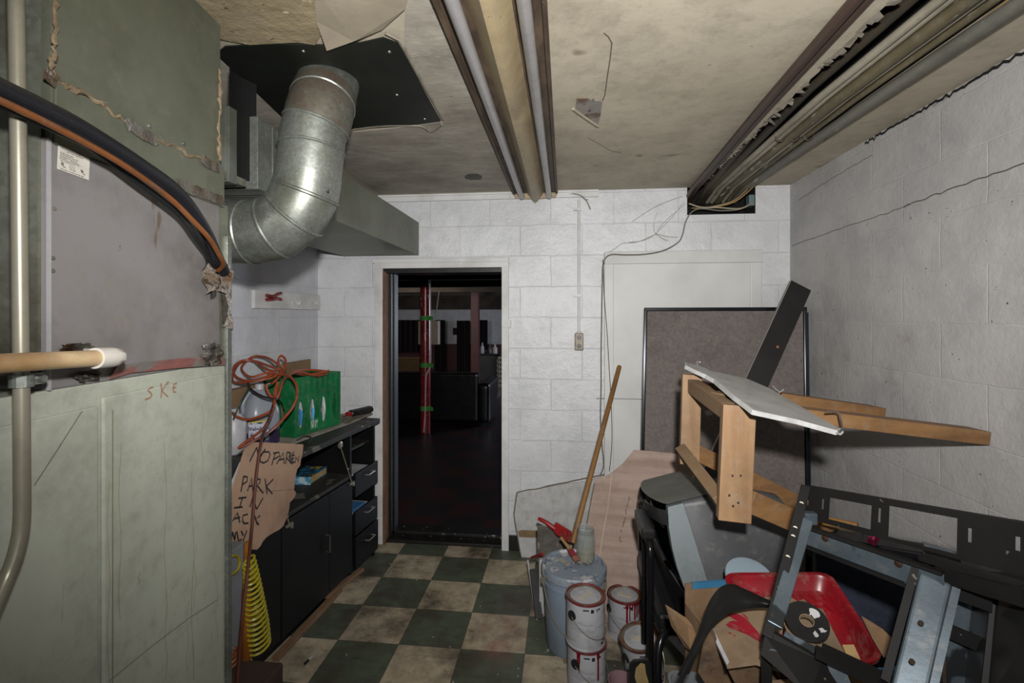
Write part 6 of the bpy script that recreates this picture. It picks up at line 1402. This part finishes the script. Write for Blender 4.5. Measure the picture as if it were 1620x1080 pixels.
# galvanised cross bar with rusty bolts
XA, XB = P(1263, 842, 1.255), P(1494, 926, 1.0); xn = (XB - XA).cross(V((0, 0, 1))).normalized()
if xn.dot(O - XA) < 0: xn = -xn
xu = xn.cross((XB - XA).normalized()); xu = xu if xu.z > 0 else -xu
b = MB(); b.beam(XA, XB, .003, .046, up=xu); bar = b.build('cross_bar', M_chg, t, bevel=.001)
b = MB()
for sgn_ in (-1, 1): b.beam(XA + xu * .025 * sgn_ + xn * .006, XB + xu * .027 * sgn_ + xn * .006, .016, .006, up=xu)
b.build('bar_lip', M_chas, t)
for px, py in ((1306, 851), (1422, 891)):
    c = plane_pt(px, py, XA, xn); MB().lathe([(.008, 0), (.008, .003), (.005, .005)], c, 12, R=xn.to_track_quat('Z', 'Y').to_matrix()).build('bolt', M_rustb, bar)
c = P(1281, 819, 1.28); MB().box(c, (.03, .02, .03)).build('clip', M_chg, t, bevel=.002)
# column
KA, KB = P(1480, 915, 1.02), P(1436, 1100, .93); kn = (O - KA).normalized()
b = MB(); b.beam(KA, KB, .052, .02, up=kn); col_ = b.build('column', M_chg, t, bevel=.007, seg=3)
for px, py in ((1457, 985), (1443, 1046)):
    p = P(px, py, .968 if py < 1000 else .938); MB().lathe([(.005, 0), (.005, .003)], p, 12, R=kn.to_track_quat('Z', 'Y').to_matrix()).build('bolt', M_rustb, col_)
b = MB(); kx = (KB - KA).cross(kn).normalized(); kx = kx if kx.x < 0 else -kx
b.beam(KA + kx * .034 - kn * .008, KB + kx * .036 - kn * .008, .014, .03, up=kn); b.build('column_edge', M_chas, t)
kx2 = -kx; b = MB(); b.beam(KA + kx2 * .033 - kn * .006, KB + kx2 * .031 - kn * .006, .013, .024, up=kn); b.build('column_edge', M_chg, t)
# back plate with straps right of the column
q4 = [P(1494, 935, 1.06), P(1553, 955, 1.04), P(1530, 1100, .98), P(1470, 1100, .98)]
b = MB(); b.prism(q4, V((.004, .012, 0))); b.build('back_plate', M_chg, t)
b = MB(); b.beam(P(1488, 992, 1.01), P(1548, 1018, .98), .004, .030, up=(0, 0, 1)); b.build('strap', M_chas, t)
b = MB(); b.beam(P(1490, 930, 1.02), P(1570, 958, .96), .004, .026, up=(0, 0, 1)); b.build('strap', M_chas, t)
b = MB(); b.ribbon([P(1497, 940, 1.045), P(1495, 965, 1.035), P(1494, 1000, 1.01), P(1493, 1040, 1.0), P(1494, 1080, .975)], .006, (O - q4[0])); b.build('rust_run', M_rustb, t)
# galvanised bracket under the rail
b = MB(); b.prism([P(1462, 862, 1.08), P(1520, 880, 1.03), P(1520, 915, 1.02), P(1496, 925, 1.03), P(1462, 885, 1.07)], V((.01, .02, 0))); b.build('bracket', M_chg, t)
b = MB(); b.beam(P(1460, 880, 1.06), P(1620, 930, .90), .03, .012); b.beam(P(1500, 905, 1.03), P(1640, 945, .88), .06, .03); b.build('inner_rail', M_chas, t)
# dark side housing at the right edge
b = MB(); q4 = [P(1566, 925, 1.0), P(1680, 935, .84), P(1680, 1130, .80), P(1545, 1130, .93)]; b.prism(q4, V((.02, .06, 0))); b.build('side_housing', mat('black_housing', '141414', .4, col2='1d1c1b', scale=4), t)
b = MB(); b.beam(P(1575, 935, .985), P(1556, 1110, .925), .012, .02, up=kn); b.build('housing_rib', M_chas, t)
# bottom bracket
bp4 = [P(1210, 1005, 1.07), P(1225, 1002, 1.065), P(1300, 1045, 1.02), P(1350, 1100, .985), P(1280, 1100, .97), P(1203, 1035, 1.05)]
b = MB(); b.prism(bp4, V((.006, .01, 0))); br_ = b.build('lower_bracket', M_chas, t)
c = P(1224, 1035, 1.045); MB().lathe([(.011, -.002), (.011, .003)], c, 16, R=pn.to_track_quat('Z', 'Y').to_matrix()).build('hole', M_chg, br_)
b = MB(); b.beam(P(1238, 1012, 1.07), P(1330, 1060, 1.02), .003, .04, up=(0, .3, 1)); b.beam(P(1320, 1048, 1.01), P(1335, 1085, .99), .03, .005, up=kn); b.build('lower_rail', M_chg, t)
b = MB(); b.beam(P(1290, 1030, 1.02), P(1420, 1092, .95), .03, .012); b.beam(P(1300, 1025, 1.05), P(1460, 1100, .96), .01, .02); b.build('lower_rail', M_chas, t)
# feet going down to the floor, hidden below the picture
for a in (PB, KB): 
    b = MB(); b.beam(a, V((a.x, a.y, .0)), .02, .03, up=pn); b.build('leg', M_chas, t)
# ================================================================== LIGHT
def lamp(name, kind, loc, energy, aim=None, **k):
    d = bpy.data.lights.new(name, kind); d.energy = energy
    for a, v in k.items(): setattr(d, a, v)
    o = bpy.data.objects.new(name, d); COL.objects.link(o); o.location = loc
    if aim is not None: o.rotation_euler = (V(aim) - V(loc)).to_track_quat('-Z', 'Y').to_euler()
    return o
lamp('camera_flash', 'SPOT', (.06, -.04, CAMZ + .20), 325, (.12, 3.19, 1.75), spot_size=math.radians(138), spot_blend=1.0, shadow_soft_size=.03, color=(1, .985, .97)).scale = (1, .70, 1)
lamp('daylight_far_window', 'AREA', (2.6, 9.5, 1.6), 170, (-1.5, 9.0, .2), shape='RECTANGLE', size=1.6, size_y=1.2, color=(.75, .85, 1))
lamp('far_room_fill', 'AREA', (-3, 8.0, 2.0), 60, (-2.6, 13, 1.0), size=.8, color=(1, .92, .85))  # unseen fill light added to brighten the far room
w = bpy.data.worlds.new('world'); sc.world = w; w.use_nodes = True
w.node_tree.nodes['Background'].inputs['Color'].default_value = (.9, .95, 1, 1)
w.node_tree.nodes['Background'].inputs['Strength'].default_value = .30  # ambient fill added through the open end behind the camera
sc.view_settings.view_transform = 'Standard'; sc.view_settings.look = 'None'
sc.view_settings.gamma = 1; sc.view_settings.use_curve_mapping = False; sc.view_settings.exposure = 0
